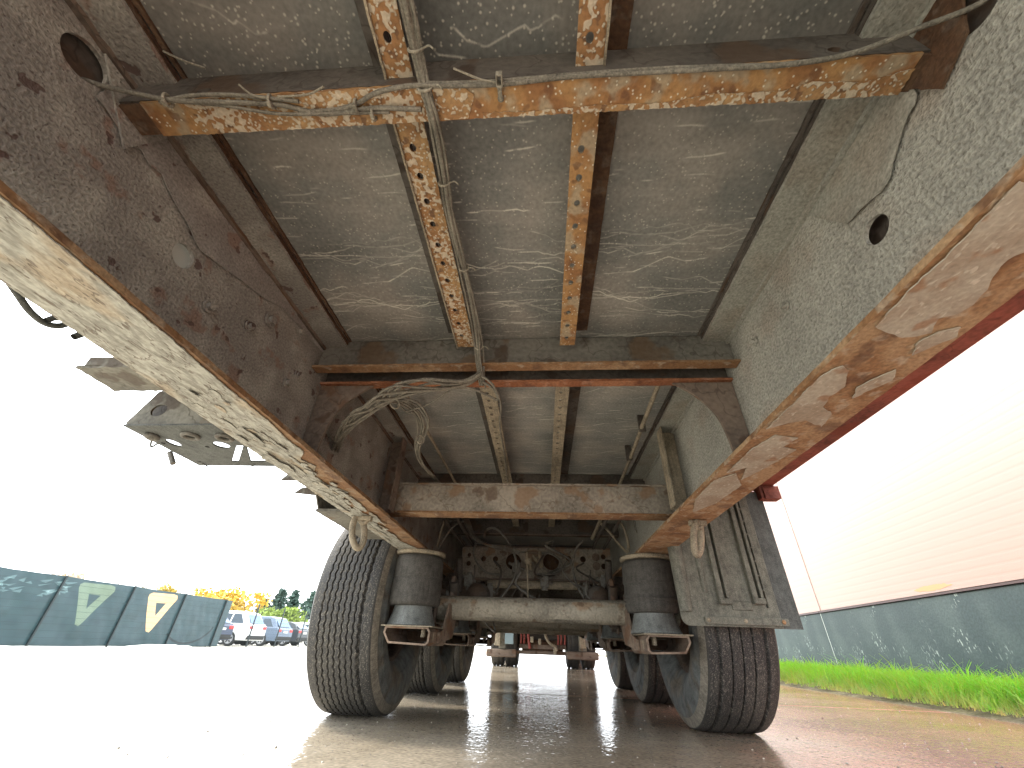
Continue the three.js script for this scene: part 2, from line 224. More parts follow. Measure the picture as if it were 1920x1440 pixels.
// ---------------------------------------------------------------- ground: yard of wet concrete slabs that falls gently to the left
const fall = (X) => -0.0119 * Math.min(13.2, Math.max(0, -2.5 - X));
{
  const yard = new THREE.Group(); yard.name = 'ground'; yard.userData.kind = 'structure'; scene.add(yard);
  const g = new THREE.PlaneGeometry(1, 1, 120, 1).rotateX(-Math.PI / 2), p = g.attributes.position;
  for (let i = 0; i < p.count; i++) { const k = Math.round((p.getX(i) + 0.5) * 120), X = k < 10 ? -300 + 28 * k : k < 100 ? -20 + (k - 10) * 0.3 : 7 + (k - 100) * 14; p.setXYZ(i, X, fall(X) - 0.02, p.getZ(i) * 500 - 200); }
  g.computeVertexNormals(); mesh('yard_base', g, M.dry, yard);
  const xs = [-16.2, -12.9, -8.0, -2.5, 3.25], zs = [-9.6, -4.9, -0.35, 4.235, 8.9, 13.6, 18.3, 23, 27.7, 32.4], gap = 0.008, ch = 0.012;
  for (let i = 0; i < 4; i++) for (let j = 0; j < zs.length - 1; j++) {
    const sk = (X, Z) => 0.012 * X * (j % 2 ? 1 : 1) * 0.9;             // the cross joints run a little askew
    const pos = [], q = (a, b, c, d) => pos.push(...a, ...b, ...c, ...a, ...c, ...d), pt = (X, Z, in_, y) => [X, fall(X) + y, -Z];
    const X0 = xs[i] + gap, X1 = xs[i + 1] - gap, zz = (X, k, e) => zs[k] + sk(X) + e;
    const ring = (d, y) => [pt(X0 + d, zz(X0, j, gap + d), 0, y), pt(X1 - d, zz(X1, j, gap + d), 0, y), pt(X1 - d, zz(X1, j + 1, -gap - d), 0, y), pt(X0 + d, zz(X0, j + 1, -gap - d), 0, y)];
    const top = ring(ch, 0), mid = ring(0, -ch * 0.7), low = ring(0, -0.03);
    q(...top); for (let k = 0; k < 4; k++) { const n = (k + 1) % 4; q(mid[k], mid[n], top[n], top[k]); q(low[k], low[n], mid[n], mid[k]); }
    const bg = new THREE.BufferGeometry(); bg.setAttribute('position', new THREE.Float32BufferAttribute(pos, 3)); bg.computeVertexNormals();
    mesh('concrete_slab', bg, i < 2 ? M.dry : i < 3 ? M.damp : M.slab, yard, i < 3 ? { du: i * 0.7 + j * 0.31, dv: j * 0.53 } : { du: 2.5, dv: j * 0.9 });
  }
}

{ // loose grit lying on the slabs
  const g = new THREE.IcosahedronGeometry(1, 1), q = g.attributes.position; for (let i = 0; i < q.count; i++) { const k = 1 + 0.35 * noise(q.getX(i) * 2, q.getY(i) * 2 + q.getZ(i), 997); q.setXYZ(i, q.getX(i) * k, q.getY(i) * k * 0.65, q.getZ(i) * k); } g.computeVertexNormals();
  const im = new THREE.InstancedMesh(g, M.plain(1, 1, 1, 0.8), 1500), d = new THREE.Object3D(), c = new THREE.Color(); im.name = 'grit'; im.castShadow = im.receiveShadow = true;
  for (let i = 0; i < 1500; i++) { const Z = 0.9 + 6 * Math.pow(rnd(), 1.4), X = rr(-1.6, 2.9), r = 0.0009 + 0.0045 * Math.pow(rnd(), 4); d.position.set(X, r * 0.35, -Z); d.rotation.set(0, rr(0, 6.28), 0); d.scale.setScalar(r); d.updateMatrix(); im.setMatrixAt(i, d.matrix); const b = rr(0.12, 0.6); c.setRGB(b, b * 0.93, b * 0.8); im.setColorAt(i, c); }
  im.userData = { label: 'loose pale grit scattered on the wet concrete', category: 'grit', kind: 'stuff' }; scene.add(im);
}

// ---------------------------------------------------------------- the semi-trailer seen from below
const XL = -0.714, XR = 0.584, FLOOR = 1.165, BOT = 0.765, REAR = -0.95, MID = -0.065;
const trailer = thing('semi_trailer', 'rusty white box semi-trailer seen from underneath, parked above the wet yard', 'semi-trailer');
// cargo body, floor sheets and side rails
{
  mesh('cargo_body', [rb(MID - 1.27, MID + 1.27, FLOOR + 0.045, 3.95, REAR, 12.6, 0.03)], M.plain(0.72, 0.73, 0.72, 0.45), trailer);
  const cols = [[MID - 1.262, -0.71], [-0.708, -0.242], [-0.24, 0.109], [0.111, 0.58], [0.582, MID + 1.262]], rows = [[REAR, 0.262, M.floorC], [0.264, 1.02, M.floorA], [1.022, 2.17, M.floorB], [2.172, 3.2, M.floorB], [3.202, 4.4, M.floorB], [4.402, 12.5, M.floorB]];
  rows.forEach(([a, b, m], j) => cols.forEach(([c, d], i) => mesh('floor_panel', rb(c, d, FLOOR, FLOOR + 0.03, a, b, 0.003), m, trailer, { du: i * 0.47 + j * 0.23, dv: (j === 1 ? 0.0 : j * 0.43) + [0.05, 0.03, -0.05, 0.02, -0.03][i] })));
  for (const s of [-1, 1]) {
    const X = MID + s * 1.24; mesh('side_rail', [rb(X - 0.035, X + 0.035, 1.075, 1.083, REAR, 2.1, 0.002), rb(X + s * 0.033 - 0.004, X + s * 0.033 + 0.004, 1.084, FLOOR + 0.04, REAR, 2.1, 0.002), rb(X - 0.05, X + 0.04, 1.0745, FLOOR, 2.105, 2.2, 0.003), rb(X - 0.035, X + 0.035, 1.1, 1.108, 2.3, 12, 0.002)], s > 0 ? M.sill : M.brown, trailer, { label: s > 0 ? 'red-brown steel edge rail under the trailer side' : undefined });
  }
}
const jag = (x, s, f = 30) => fbm(x, s * 0.37, 1, 1, s) * 0 + noise(x * f, s * 3.1, 997) * 0.55 + noise(x * f * 3.1, s * 5.3, 997) * 0.3 + noise(x * f * 8, s * 2.3, 997) * 0.15;
function jagged(pts, amp, step = 0.006, f = 28) { // densify an outline and fray it
  const out = [];
  for (let i = 0; i < pts.length; i++) { const a = pts[i], b = pts[(i + 1) % pts.length], L = Math.hypot(b[0] - a[0], b[1] - a[1]), n = Math.max(1, Math.round(L / step)), nx = -(b[1] - a[1]) / L, ny = (b[0] - a[0]) / L; for (let k = 0; k < n; k++) { const t = k / n, w = jag(a[0] + (b[0] - a[0]) * t + 2.3 * (a[1] + (b[1] - a[1]) * t), 3, f) * amp; out.push([a[0] + (b[0] - a[0]) * t + nx * w, a[1] + (b[1] - a[1]) * t + ny * w]); } }
  return out;
}
const flat = (pts, depth, holes = []) => { let q = pts.map((p) => new THREE.Vector2(p[0], p[1])); if (THREE.ShapeUtils.isClockWise(q)) q.reverse(); const s = new THREE.Shape(q); for (const h of holes) { const w = h.getPoints(14); if (w[0].distanceTo(w.at(-1)) < 1e-6) w.pop(); if (!THREE.ShapeUtils.isClockWise(w)) w.reverse(); s.holes.push(new THREE.Path(w)); } return new THREE.ExtrudeGeometry(s, { depth, bevelEnabled: false, curveSegments: 14 }); };
const circ = (x, y, r, r2 = r) => { const p = new THREE.Path(); p.absellipse(x, y, r, r2, 0, Math.PI * 2, true); return p; };
const wallYZ = (g, X) => g.applyMatrix4(new THREE.Matrix4().makeBasis(new THREE.Vector3(0, 0, -1), new THREE.Vector3(0, 1, 0), new THREE.Vector3(1, 0, 0)).setPosition(X, 0, 0));   // shape (Z, Y), thickness to +X
const underXZ = (g, Y) => g.applyMatrix4(new THREE.Matrix4().makeBasis(new THREE.Vector3(1, 0, 0), new THREE.Vector3(0, 0, -1), new THREE.Vector3(0, 1, 0)).setPosition(0, Y, 0));  // shape (X, Z), thickness to +Y
const crossXY = (g, Z) => g.applyMatrix4(new THREE.Matrix4().makeTranslation(0, 0, -Z));
function rough(x0, x1, y0, y1, z0, z1, amp, step = 0.02, f = 22) { // long plate with corroded, uneven edges
  const n = (a) => Math.max(1, Math.min(260, Math.round(a / step))), g = new THREE.BoxGeometry(x1 - x0, y1 - y0, z1 - z0, n(x1 - x0), 1, n(z1 - z0)).translate((x0 + x1) / 2, (y0 + y1) / 2, -(z0 + z1) / 2), p = g.attributes.position;
  for (let i = 0; i < p.count; i++) { const x = p.getX(i), y = p.getY(i), z = p.getZ(i), w = (s) => noise((x * 1.3 + z) * f, (x - z) * f * 0.7 + s, 997) + 0.5 * noise((x + z) * f * 3, (z - x) * f * 2 + s, 997); p.setXYZ(i, x + amp * w(3.3), y + amp * 0.5 * w(7.7), z + amp * w(11.1)); }
  g.computeVertexNormals(); return g;
}
const px = (list, s, ox, oy, axis, val, a, b) => list.map(([u, v]) => { const q = seen(u / s + ox, v / s + oy, axis, val); return [q[a], q[b]]; });

// two main rails: web with round holes, flanges, paint coming off in sheets
function rail(X, side) {
  const r = grp('chassis_rail', trailer, side < 0 ? 'mauve brown rail with pale flaking bottom flange' : 'grey dusty rail with orange rusted bottom flange'), wm = side < 0 ? M.mauve : M.dust;
  const hs = side < 0 ? [circ(0.197, 1.085, 0.033), circ(0.479, 0.967, 0.0235, 0.026)] : [circ(0.202, 1.064, 0.034), circ(0.463, 0.952, 0.026, 0.025)];
  mesh('web', wallYZ(flat([[REAR, BOT + 0.012], [5.9, BOT + 0.012], [6.6, 0.98], [12, 0.98], [12, 1.134], [REAR, 1.134]], 0.008, hs), X - 0.004), wm, r);
  mesh('bottom_flange', [rough(X - 0.08, X + 0.08, BOT, BOT + 0.012, REAR, 2.9, 0.0018), bx(X - 0.08, X + 0.08, BOT, BOT + 0.012, 2.9, 5.9)], side < 0 ? M.edge : M.rust, r);
  mesh('top_flange', [rough(X - 0.082, X + 0.082, 1.136, 1.146, REAR, 2.9, 0.0018), bx(X - 0.082, X + 0.082, 1.136, 1.146, 2.9, 12)], side < 0 ? M.mauve : M.dustSheet, r, { dv: 0.2 });
  mesh('edge_rust', [rough(X - side * 0.079 - 0.004, X - side * 0.079 + 0.004, 1.1475, 1.158, REAR, 2.6, 0.002), rough(X - side * 0.088 - 0.004, X - side * 0.088 + 0.004, 1.1585, 1.1645, REAR, 2.6, 0.0025, 0.012, 40)], side < 0 ? M.darkrust : M.dark, r);
  // weld bead where web and flange meet
  mesh('weld_bead', [rough(X - side * 0.009 - 0.005, X - side * 0.009 + 0.005, 1.1265, 1.1355, REAR, 2.4, 0.003, 0.012, 60), rough(X - side * 0.009 - 0.004, X - side * 0.009 + 0.004, BOT + 0.0125, BOT + 0.018, REAR, 2.4, 0.002, 0.012, 60)], side < 0 ? M.brown : M.dustSheet, r);
  return r;
}
const railL = rail(XL, -1), railR = rail(XR, 1);
mesh('paint_layer', (() => { // chalky paint over the whole left flange, worn back along the inner edge
  const inner = [[-0.2, 0.001], [0.3, 0.002], [0.5, 0.003], [0.62, 0.008], [0.8, 0.007], [0.9, 0.016], [0.97, 0.012], [1.03, 0.05], [1.08, 0.03], [1.16, 0.075], [1.24, 0.07], [1.32, 0.03], [1.38, 0.09], [1.55, 0.1], [1.62, 0.06], [1.7, 0.055], [1.78, 0.1], [1.9, 0.075], [2.05, 0.09], [2.3, 0.03]];
  const o = [[XL - 0.078, 2.3], [XL - 0.078, -0.2], ...inner.map(([z, d]) => [XL + 0.078 - d, z])];
  return underXZ(flat(jagged(o, 0.007, 0.006, 24), 0.002), BOT - 0.0035);
})(), M.chalk, railL, { label: 'chalky pale paint peeling off the flange' });
{ // a second, thinner coat that is lifting in islands
  for (let n = 0; n < 70; n++) {
    const z = 0.66 + 1.4 * Math.pow(rnd(), 0.8), x = XL + rr(-0.06, 0.035), a = rr(0.012, 0.06) * (z > 0.85 ? 1 : 0.6), b = rr(0.005, 0.016), o = [];
    for (let k = 0; k < 22; k++) { const t = k / 22 * Math.PI * 2, w = 1 + 0.6 * noise(k * 0.7 + n * 9, n * 3.3, 997); o.push([Math.max(XL - 0.076, x + Math.cos(t) * b * w), z + Math.sin(t) * a * w]); }
    const gg = underXZ(flat(jagged(o, 0.003, 0.004, 70), 0.0008), BOT - 0.0046), p = gg.attributes.position, lift = rr(0.0008, 0.006), side = rr(-1, 1); for (let i = 0; i < p.count; i++) p.setY(i, p.getY(i) - lift * sm(-1, 1, (p.getX(i) - x) / b * side) - 0.0008 * noise(p.getX(i) * 60, p.getZ(i) * 30, 997));
    mesh('paint_flake', gg, M.chalk, railL, { du: n * 0.13 });
  }
}
{ // beige paint islands left on the right flange
  const C6 = [[[1085, 400], [1300, 170], [1470, 15], [1900, -420], [1995, -400], [1960, -40], [1860, 0], [1780, 60], [1720, 170], [1640, 270], [1540, 330], [1440, 350], [1400, 430], [1320, 450], [1230, 460], [1140, 430]],
    [[905, 618], [935, 650], [905, 740], [830, 790], [785, 850], [842, 890], [780, 960], [690, 925], [600, 938], [470, 975], [560, 890], [640, 815], [760, 690], [840, 640]],
    [[1440, 430], [1560, 402], [1540, 452], [1380, 520], [1290, 560], [1330, 480]], [[390, 1085], [520, 1010], [650, 1025], [560, 1075], [640, 1090], [450, 1200], [330, 1260], [360, 1190], [250, 1220]], [[180, 1260], [300, 1225], [330, 1290], [190, 1390], [60, 1440], [70, 1370]], [[1085, 690], [1200, 640], [1180, 700], [1040, 760], [960, 800], [980, 740]]];
  C6.forEach((o, i) => { const pts = px(o, 3, 1280, 480, 1, BOT - 0.003, 0, 2).map(([x, z]) => [Math.min(XR + 0.079, Math.max(XR - 0.079, x)), z]); mesh('paint_patch', underXZ(flat(jagged(pts, 0.006, 0.006, 26), 0.002), BOT - 0.0035), M.palepaint, railR, { du: i * 0.17, label: i ? undefined : 'beige paint left on the rusted flange' }); });
  // sheets of undercoat standing off the webs, broken off along a ragged crack
  const crackL = px([[540, 540], [600, 620], [670, 720], [740, 790], [800, 850], [850, 935], [912, 975], [940, 1050], [990, 1150], [1050, 1250], [1090, 1350], [1130, 1410], [1200, 1462], [1330, 1560], [1490, 1680], [1720, 1790], [1800, 1830]], 3, 0, 0, 0, XL + 0.01, 2, 1);
  const topL = [[crackL.at(-1)[0] + 0.12, 1.124], [crackL[0][0], 1.124]];
  const shL = wallYZ(flat(jagged([...crackL, ...topL], 0.003, 0.005, 60), 0.0018), XL + 0.0055); { const p = shL.attributes.position; for (let i = 0; i < p.count; i++) { const d = Math.max(0, 1.115 - p.getY(i)); p.setX(i, p.getX(i) + 0.012 * Math.min(1, d * 7) * (0.35 + Math.abs(noise(p.getZ(i) * 14, 2.2, 997)))); } shL.computeVertexNormals(); }
  mesh('paint_sheet', shL, M.mauveSheet, railL, { dv: 0.13 });
  const crackR = px([[1320, 530], [1312, 590], [1290, 620], [1265, 680], [1250, 720], [1225, 790], [1208, 850], [1185, 920], [1178, 985], [1160, 1030], [1120, 1085], [1050, 1140], [1010, 1180], [980, 1215], [930, 1260]], 3, 1280, 0, 0, XR - 0.01, 2, 1);
  const shR = wallYZ(flat(jagged([...crackR, [crackR.at(-1)[0] + 0.06, 1.124], [crackR[0][0] - 0.01, 1.124]], 0.002, 0.005, 60), 0.0018), XR - 0.0075); { const p = shR.attributes.position; for (let i = 0; i < p.count; i++) { const d = Math.max(0, 1.118 - p.getY(i)); p.setX(i, p.getX(i) - 0.011 * Math.min(1, d * 8) * (0.4 + Math.abs(noise(p.getZ(i) * 14, 5.2, 997)))); } shR.computeVertexNormals(); }
  mesh('paint_sheet', shR, M.dustSheet, railR, { dv: 0.2 });
  // bolts, plugs and a plate behind the open hole
  const boltAt = (q, s, r) => { const n = s < 0 ? 1 : -1, c = new THREE.CylinderGeometry(r, r * 1.1, 0.012, 6).rotateZ(Math.PI / 2), w = new THREE.CylinderGeometry(r * 1.7, r * 1.7, 0.003, 18).rotateZ(Math.PI / 2); mesh('bolt', [c.translate(q[0] + n * 0.009, q[1], -q[2]), w.translate(q[0] + n * 0.004, q[1], -q[2])], s < 0 ? M.mauve : M.dust, s < 0 ? railL : railR); };
  for (const [u, v] of [[505, 600], [465, 612], [560, 622], [556, 703], [535, 717], [388, 575]]) boltAt(seen(u, v, 0, XL + 0.004), -1, u === 505 ? 0.011 : 0.008);
  for (const [u, v] of [[1476, 573], [1418, 640], [1436, 510]]) boltAt(seen(u, v, 0, XR - 0.004), 1, 0.007);
  mesh('hole_plug', new THREE.CylinderGeometry(0.04, 0.04, 0.004, 24).rotateZ(Math.PI / 2).translate(XL - 0.02, 0.967, -0.479), M.plain(0.5, 0.52, 0.49, 0.7), railL, { label: 'pale grey plate behind the open round hole' });
  mesh('hole_plate', bx(XR + 0.03, XR + 0.034, 0.9, 1.02, 0.4, 0.54), M.dark, railR); mesh('hole_plate', bx(XR + 0.014, XR + 0.018, 1.0, 1.13, 0.1, 0.34), M.dark, railR);
  mesh('hole_plate', bx(XL - 0.018, XL - 0.014, 1.02, 1.13, 0.08, 0.34), M.dark, railL);
}

// cross members
const XI0 = XL + 0.006, XI1 = XR - 0.006;
const crustPlate = (o) => underXZ(flat(jagged(o, 0.004, 0.003, 90), 0.0012), 1.0678);
function crossMember(label, gs) { const c = grp('cross_member', trailer, label); for (const [n, g, m, o] of gs) mesh(n, g, m, c, o); return c; }
{
  const web1 = crossXY(flat([[XI0, 1.076], [XI1, 1.076], [XI1, 1.16], [XI0, 1.16]], 0.006, [circ(-0.56, 1.1, 0.012, 0.01), circ(0.45, 1.1, 0.012, 0.01)]), 0.258);
  crossMember('orange rusted cross member nearest the lens, crusted with pale salt', [['web', web1, M.dark],
    ['flange', [rough(-0.66, 0.56, 1.0695, 1.0755, 0.253, 0.305, 0.0016, 0.008, 40)], M.rustlite],
    ['salt_crust', [crustPlate([[-0.59, 0.254], [-0.5, 0.253], [-0.3, 0.253], [-0.12, 0.254], [-0.1, 0.27], [-0.115, 0.304], [-0.3, 0.305], [-0.58, 0.305]])], M.crust], ['salt_crust', [crustPlate([[0.56, 0.27], [0.5, 0.285], [0.42, 0.28], [0.38, 0.291], [0.28, 0.288], [0.2, 0.297], [0.1, 0.295], [-0.02, 0.298], [-0.09, 0.296], [-0.09, 0.3045], [0.2, 0.305], [0.56, 0.305]])], M.crust, { du: 0.2 }],
    ['gusset', [bx(0.5605, XI1, 1.07, 1.076, 0.255, 0.302)], M.darkrust], ['gusset', [wallYZ(flat(jagged([[1690, -60], [1800, -20], [1812, 60], [1790, 110], [1764, 168], [1690, 166], [1655, 60]].map(([u, v]) => { const q = seen(u, v, 0, XR - 0.012); return [q[2], Math.min(1.134, q[1])]; }), 0.004, 0.006, 40), 0.004), XR - 0.012)], M.darkrust, { label: 'dark rust-brown corner plate' }], ['gusset', [bx(XI0, -0.6605, 1.07, 1.076, 0.255, 0.302)], M.darkrust], ['gusset', [wallYZ(flat([[0.3, 1.02], [0.33, 1.12], [0.2, 1.12]], 0.004), XI0 + 0.004)], M.mauve]]);
  crossMember('pair of rusted cross members with a dark gap between them', [['web', [bx(XI0, XI1, 1.046, 1.16, 0.986, 0.992)], M.grey], ['flange', [rough(XI0, XI1, 1.039, 1.0455, 0.957, 0.992, 0.0018, 0.01, 30)], M.edge],
    ['web', [bx(XI0, XI1, 1.03, 1.16, 1.05, 1.056)], M.dark], ['flange', [rough(XI0, XI1, 1.021, 1.0285, 1.026, 1.0565, 0.0018, 0.01, 30)], M.redrust]]);
  crossMember('deep grey channel cross member with rust stains behind the cable loop', [['web', [crossXY(flat(jagged([[XI0, 0.832], [XI1, 0.832], [XI1, 0.948], [XI0, 0.948]], 0.0012, 0.01, 40), 0.008), 1.788)], M.beam], ['flange', [rough(XI0, XI1, 0.823, 0.831, 1.778, 1.86, 0.0014)], M.edge], ['lip', [rough(XI0, XI1, 0.9485, 0.956, 1.765, 1.86, 0.002, 0.012, 20)], M.beam, { dv: 0.2 }]]);
  for (const Z of [2.19, 3.15, 4.1, 5.05, 6.2, 7.4]) crossMember(undefined, [['web', [bx(XI0, XI1, 1.05, 1.16, Z, Z + 0.006)], M.dark], ['flange', [bx(XI0, XI1, 1.042, 1.0495, Z - 0.001, Z + 0.05)], M.brown]]);
  // corner gussets: plates with a quarter-round cut that frame the opening ahead
  for (const s of [-1, 1]) {
    const xw = s < 0 ? XI0 : XI1, q = (d) => xw - s * d, sh = new THREE.Shape(); sh.moveTo(xw, 1.019); sh.lineTo(q(0.175), 1.019); sh.quadraticCurveTo(q(0.075), 0.955, q(0.062), 0.87); sh.quadraticCurveTo(q(0.055), 0.82, q(0.055), 0.79); sh.lineTo(xw, 0.779);
    mesh('gusset', crossXY(new THREE.ExtrudeGeometry(sh, { depth: 0.008, bevelEnabled: false }), 1.045), M.brown, trailer, { dv: s * 0.1 });
    mesh('stiffener', [bx(xw - s * 0.002, q(0.07), 0.8, 1.13, s < 0 ? 1.7 : 1.6, s < 0 ? 1.71 : 1.61), bx(q(0.066), q(0.072), 0.8, 1.13, s < 0 ? 1.645 : 1.545, s < 0 ? 1.7 : 1.6)], s < 0 ? M.brown : M.tan, trailer);
  }
}
// perforated longitudinal strips
function strip(x0, x1, fx, Za, Zb, first, m, mf, skew = 0) {
  const st = grp('perforated_strip', trailer), holes = []; const lo = Math.min(x0, x1), hi = Math.max(x0, x1);
  for (let z = first; z < Zb - 0.015; z += 0.0535) if (z > Za + 0.02 && (z < 0.24 || z > 0.32 || Za > 0.4)) holes.push(circ(lo + (hi - lo) * 0.42, z, 0.0062, 0.0075));
  mesh('face', underXZ(flat(jagged([[lo, Za], [hi, Za], [hi, Zb], [lo, Zb]], 0.0014, 0.01, 60), 0.004, holes), 1.1), m, st, { du: Za });
  const e = fx > 0 ? hi : lo, d = Math.sign(fx);
  mesh('side', [rough(e - d * 0.0055, e - d * 0.0005, 1.1045, 1.156, Za, Zb, 0.0006, 0.03)], mf, st); mesh('foot', [rough(Math.min(e, e + fx), Math.max(e, e + fx), 1.1575, 1.1625, Za, Zb, 0.0012, 0.015)], mf, st);
  if (m === M.crust) mesh('lip', [rough(e - d * 0.001 - 0.0018, e - d * 0.001 + 0.0018, 1.0945, 1.0995, Za, Zb, 0.0012, 0.008, 60)], M.tan, st);
}
strip(0.061, 0.106, 0.042, 0.31, 0.948, 0.2177, M.rustlite, M.darkrust); strip(0.061, 0.106, 0.042, REAR, 0.252, 0.2177, M.crust, M.darkrust);
strip(-0.253, -0.2, -0.035, 0.31, 0.948, 0.2, M.crust, M.dark); strip(-0.245, -0.2, -0.035, REAR, 0.252, 0.2, M.crust, M.dark);
strip(0.055, 0.104, 0.05, 1.1, 2.18, 1.11, M.tan, M.dark); strip(-0.215, -0.16, -0.035, 1.1, 2.18, 1.11, M.tan, M.dark);
strip(0.055, 0.1, 0.05, 2.26, 3.14, 2.3, M.tan, M.dark); strip(-0.215, -0.165, -0.035, 2.26, 3.14, 2.3, M.tan, M.dark);

// ---------------------------------------------------------------- cables, pipes and hoses
function tube(pts, r, seg = 0) {  const c = new THREE.CatmullRomCurve3(pts, false, 'centripetal'); return new THREE.TubeGeometry(c, seg || Math.max(24, pts.length * 9), r, 7); }
const pathY = (list) => list.map(([u, v, Y]) => P3(seen(u, v, 1, Y)));
const pathZ = (list, Z) => list.map(([u, v, dz = 0]) => P3(seen(u, v, 2, Z + dz)));
const cable = (pts, r, m = M.cable, label) => mesh('cable', tube(pts.map((p, i) => (i && i < pts.length - 1 && r < 0.007 ? p.clone().add(new THREE.Vector3(rr(-1, 1), rr(-0.5, 1), rr(-1, 1)).multiplyScalar(0.0022)) : p)), r * 0.78), m, trailer, { label });
{
  const run = [[752, -40, 1.088], [764, 20, 1.087], [779, 92, 1.086], [797, 165, 1.068], [812, 215, 1.058], [822, 262, 1.075], [832, 330, 1.085], [842, 400, 1.088], [858, 460, 1.09], [872, 520, 1.09], [885, 580, 1.09], [896, 640, 1.085], [899, 675, 1.05], [902, 705, 1.01], [905, 722, 1.0]];
  for (const [dx, dy, r] of [[0, 0, 0.0062], [10, 4, 0.0042], [-9, 0, 0.0038], [4, -6, 0.0045]]) cable(pathY(run.map(([u, v, Y], i) => [u + dx * (1 - i * 0.03) + 3 * noise(i * 1.3 + dx, dy, 997), v + dy, Y + 0.001 * (dx > 0 ? 1 : 0)])), r, M.cable, dx === 0 ? 'main cable of the bundle along the left perforated strip' : undefined);
  const ties = [[779, 92, 1.085], [797, 165, 1.067], [833, 343, 1.084], [870, 503, 1.089], [898, 650, 1.08]];
  for (const [u, v, Y] of ties) { const c = seen(u, v, 1, Y); mesh('cable_tie', [new THREE.TorusGeometry(0.011, 0.0022, 6, 18).translate(c[0], c[1], -c[2]), tube([V(c[0] + 0.011, c[1], c[2]), V(c[0] + 0.022, c[1] - 0.004, c[2] - 0.004), V(c[0] + 0.03, c[1] - 0.012, c[2] - 0.002)], 0.0015, 10)], M.tie, trailer); }
  // cables lying on the nearest cross member
  cable(pathY([[1890, -45, 1.05], [1845, 5, 1.058], [1720, 56, 1.064], [1600, 100, 1.066], [1480, 118, 1.066], [1340, 131, 1.066], [1200, 140, 1.066], [1060, 147, 1.066], [945, 156, 1.066], [850, 158, 1.066], [760, 163, 1.066], [700, 175, 1.065], [672, 196, 1.064], [630, 207, 1.064], [560, 210, 1.064]]), 0.0048, M.cable, 'long grey cable lying along the nearest cross member');
  cable(pathY([[1500, 120, 1.0705], [1380, 124, 1.0705], [1240, 131, 1.0705], [1100, 139, 1.0705], [980, 148, 1.0705], [900, 152, 1.0705], [800, 156, 1.07]]), 0.004);
  cable(pathY([[152, 148, 1.075], [200, 163, 1.068], [260, 180, 1.064], [318, 188, 1.062], [400, 191, 1.062], [470, 193, 1.062], [530, 200, 1.062], [600, 214, 1.062], [650, 208, 1.063], [700, 203, 1.063], [790, 205, 1.062]]), 0.005, M.cable, 'cable coming out of the dark hole in the left rail');
  cable(pathY([[300, 192, 1.064], [355, 178, 1.066], [430, 175, 1.067], [500, 186, 1.064], [560, 190, 1.064]]), 0.004); cable(pathY([[330, 190, 1.063], [420, 198, 1.062], [520, 210, 1.061], [640, 216, 1.06], [730, 210, 1.061]]), 0.0035);
  for (const l of [[[945, 157, 1.065], [905, 150, 1.06], [850, 128, 1.055]], [[510, 186, 1.064], [470, 176, 1.06], [447, 158, 1.055]], [[520, 182, 1.064], [580, 176, 1.062], [607, 162, 1.057]], [[306, 96, 1.155], [340, 112, 1.15], [385, 128, 1.145]]]) mesh('cable_end', tube(pathY(l), 0.0017), M.tie, trailer);
  for (const [u, v] of [[508, 192], [313, 190], [700, 215], [668, 200]]) { const c = seen(u, v, 1, 1.06); mesh('cable_tie', [new THREE.TorusGeometry(0.009, 0.0024, 6, 16).rotateY(Math.PI / 2).translate(c[0], c[1] + 0.003, -c[2]), rb(c[0] - 0.003, c[0] + 0.003, c[1] - 0.01, c[1] - 0.004, c[2] - 0.005, c[2] + 0.004, 0.001)], M.tie, trailer); }
  { const c = seen(937, 155, 1, 1.062), d = seen(939, 186, 1, 1.066); mesh('cable_tie', [rb(c[0] - 0.005, c[0] - 0.003, 1.05, 1.066, c[2] - 0.012, c[2], 0.0006), rb(c[0] + 0.003, c[0] + 0.005, 1.05, 1.066, c[2] - 0.012, c[2], 0.0006), rb(c[0] - 0.005, c[0] + 0.005, 1.05, 1.0665, c[2] - 0.014, c[2] - 0.012, 0.0006), rb(c[0] - 0.005, c[0] + 0.005, 1.05, 1.0665, c[2], c[2] + 0.003, 0.0006), rb(d[0] - 0.004, d[0] + 0.003, 1.063, 1.066, c[2] + 0.003, d[2], 0.0006), new THREE.SphereGeometry(0.0055, 10, 8).translate(d[0], 1.0685, -d[2])], M.tie, trailer); }
  // bundle that swings over to the left rail behind the pair of cross members
  const swing = [[903, 700, 1.01], [880, 716, 0.99], [840, 722, 0.97], [790, 724, 0.955], [745, 734, 0.94], [715, 750, 0.925], [690, 768, 0.91], [665, 785, 0.9], [645, 806, 0.89], [625, 850, 0.88]];
  [0, 1, 2, 3, 4, 5, 6].forEach((k) => cable(pathY(swing.map(([u, v, Y], i) => { const t = k * 0.9 + i * 0.75, w = 9 * sm(0, 4, i) + 3; return [u + 0.4 * w * Math.cos(t) + 4 * noise(i * 0.9, k * 4.4, 997), v + w * Math.sin(t) + 7 * noise(i * 1.1, k * 7.7, 997), Y + 0.006 * Math.cos(t)]; })), k % 3 ? 0.0048 : 0.0062));
  const loop = [[672, 782, 0.925], [700, 762, 0.945], [730, 750, 0.96], [758, 748, 0.975], [782, 756, 0.98], [799, 774, 0.98], [805, 796, 0.98], [799, 816, 0.97], [788, 832, 0.96], [787, 850, 0.96], [794, 870, 0.97], [812, 890, 0.99], [832, 914, 1.0]];
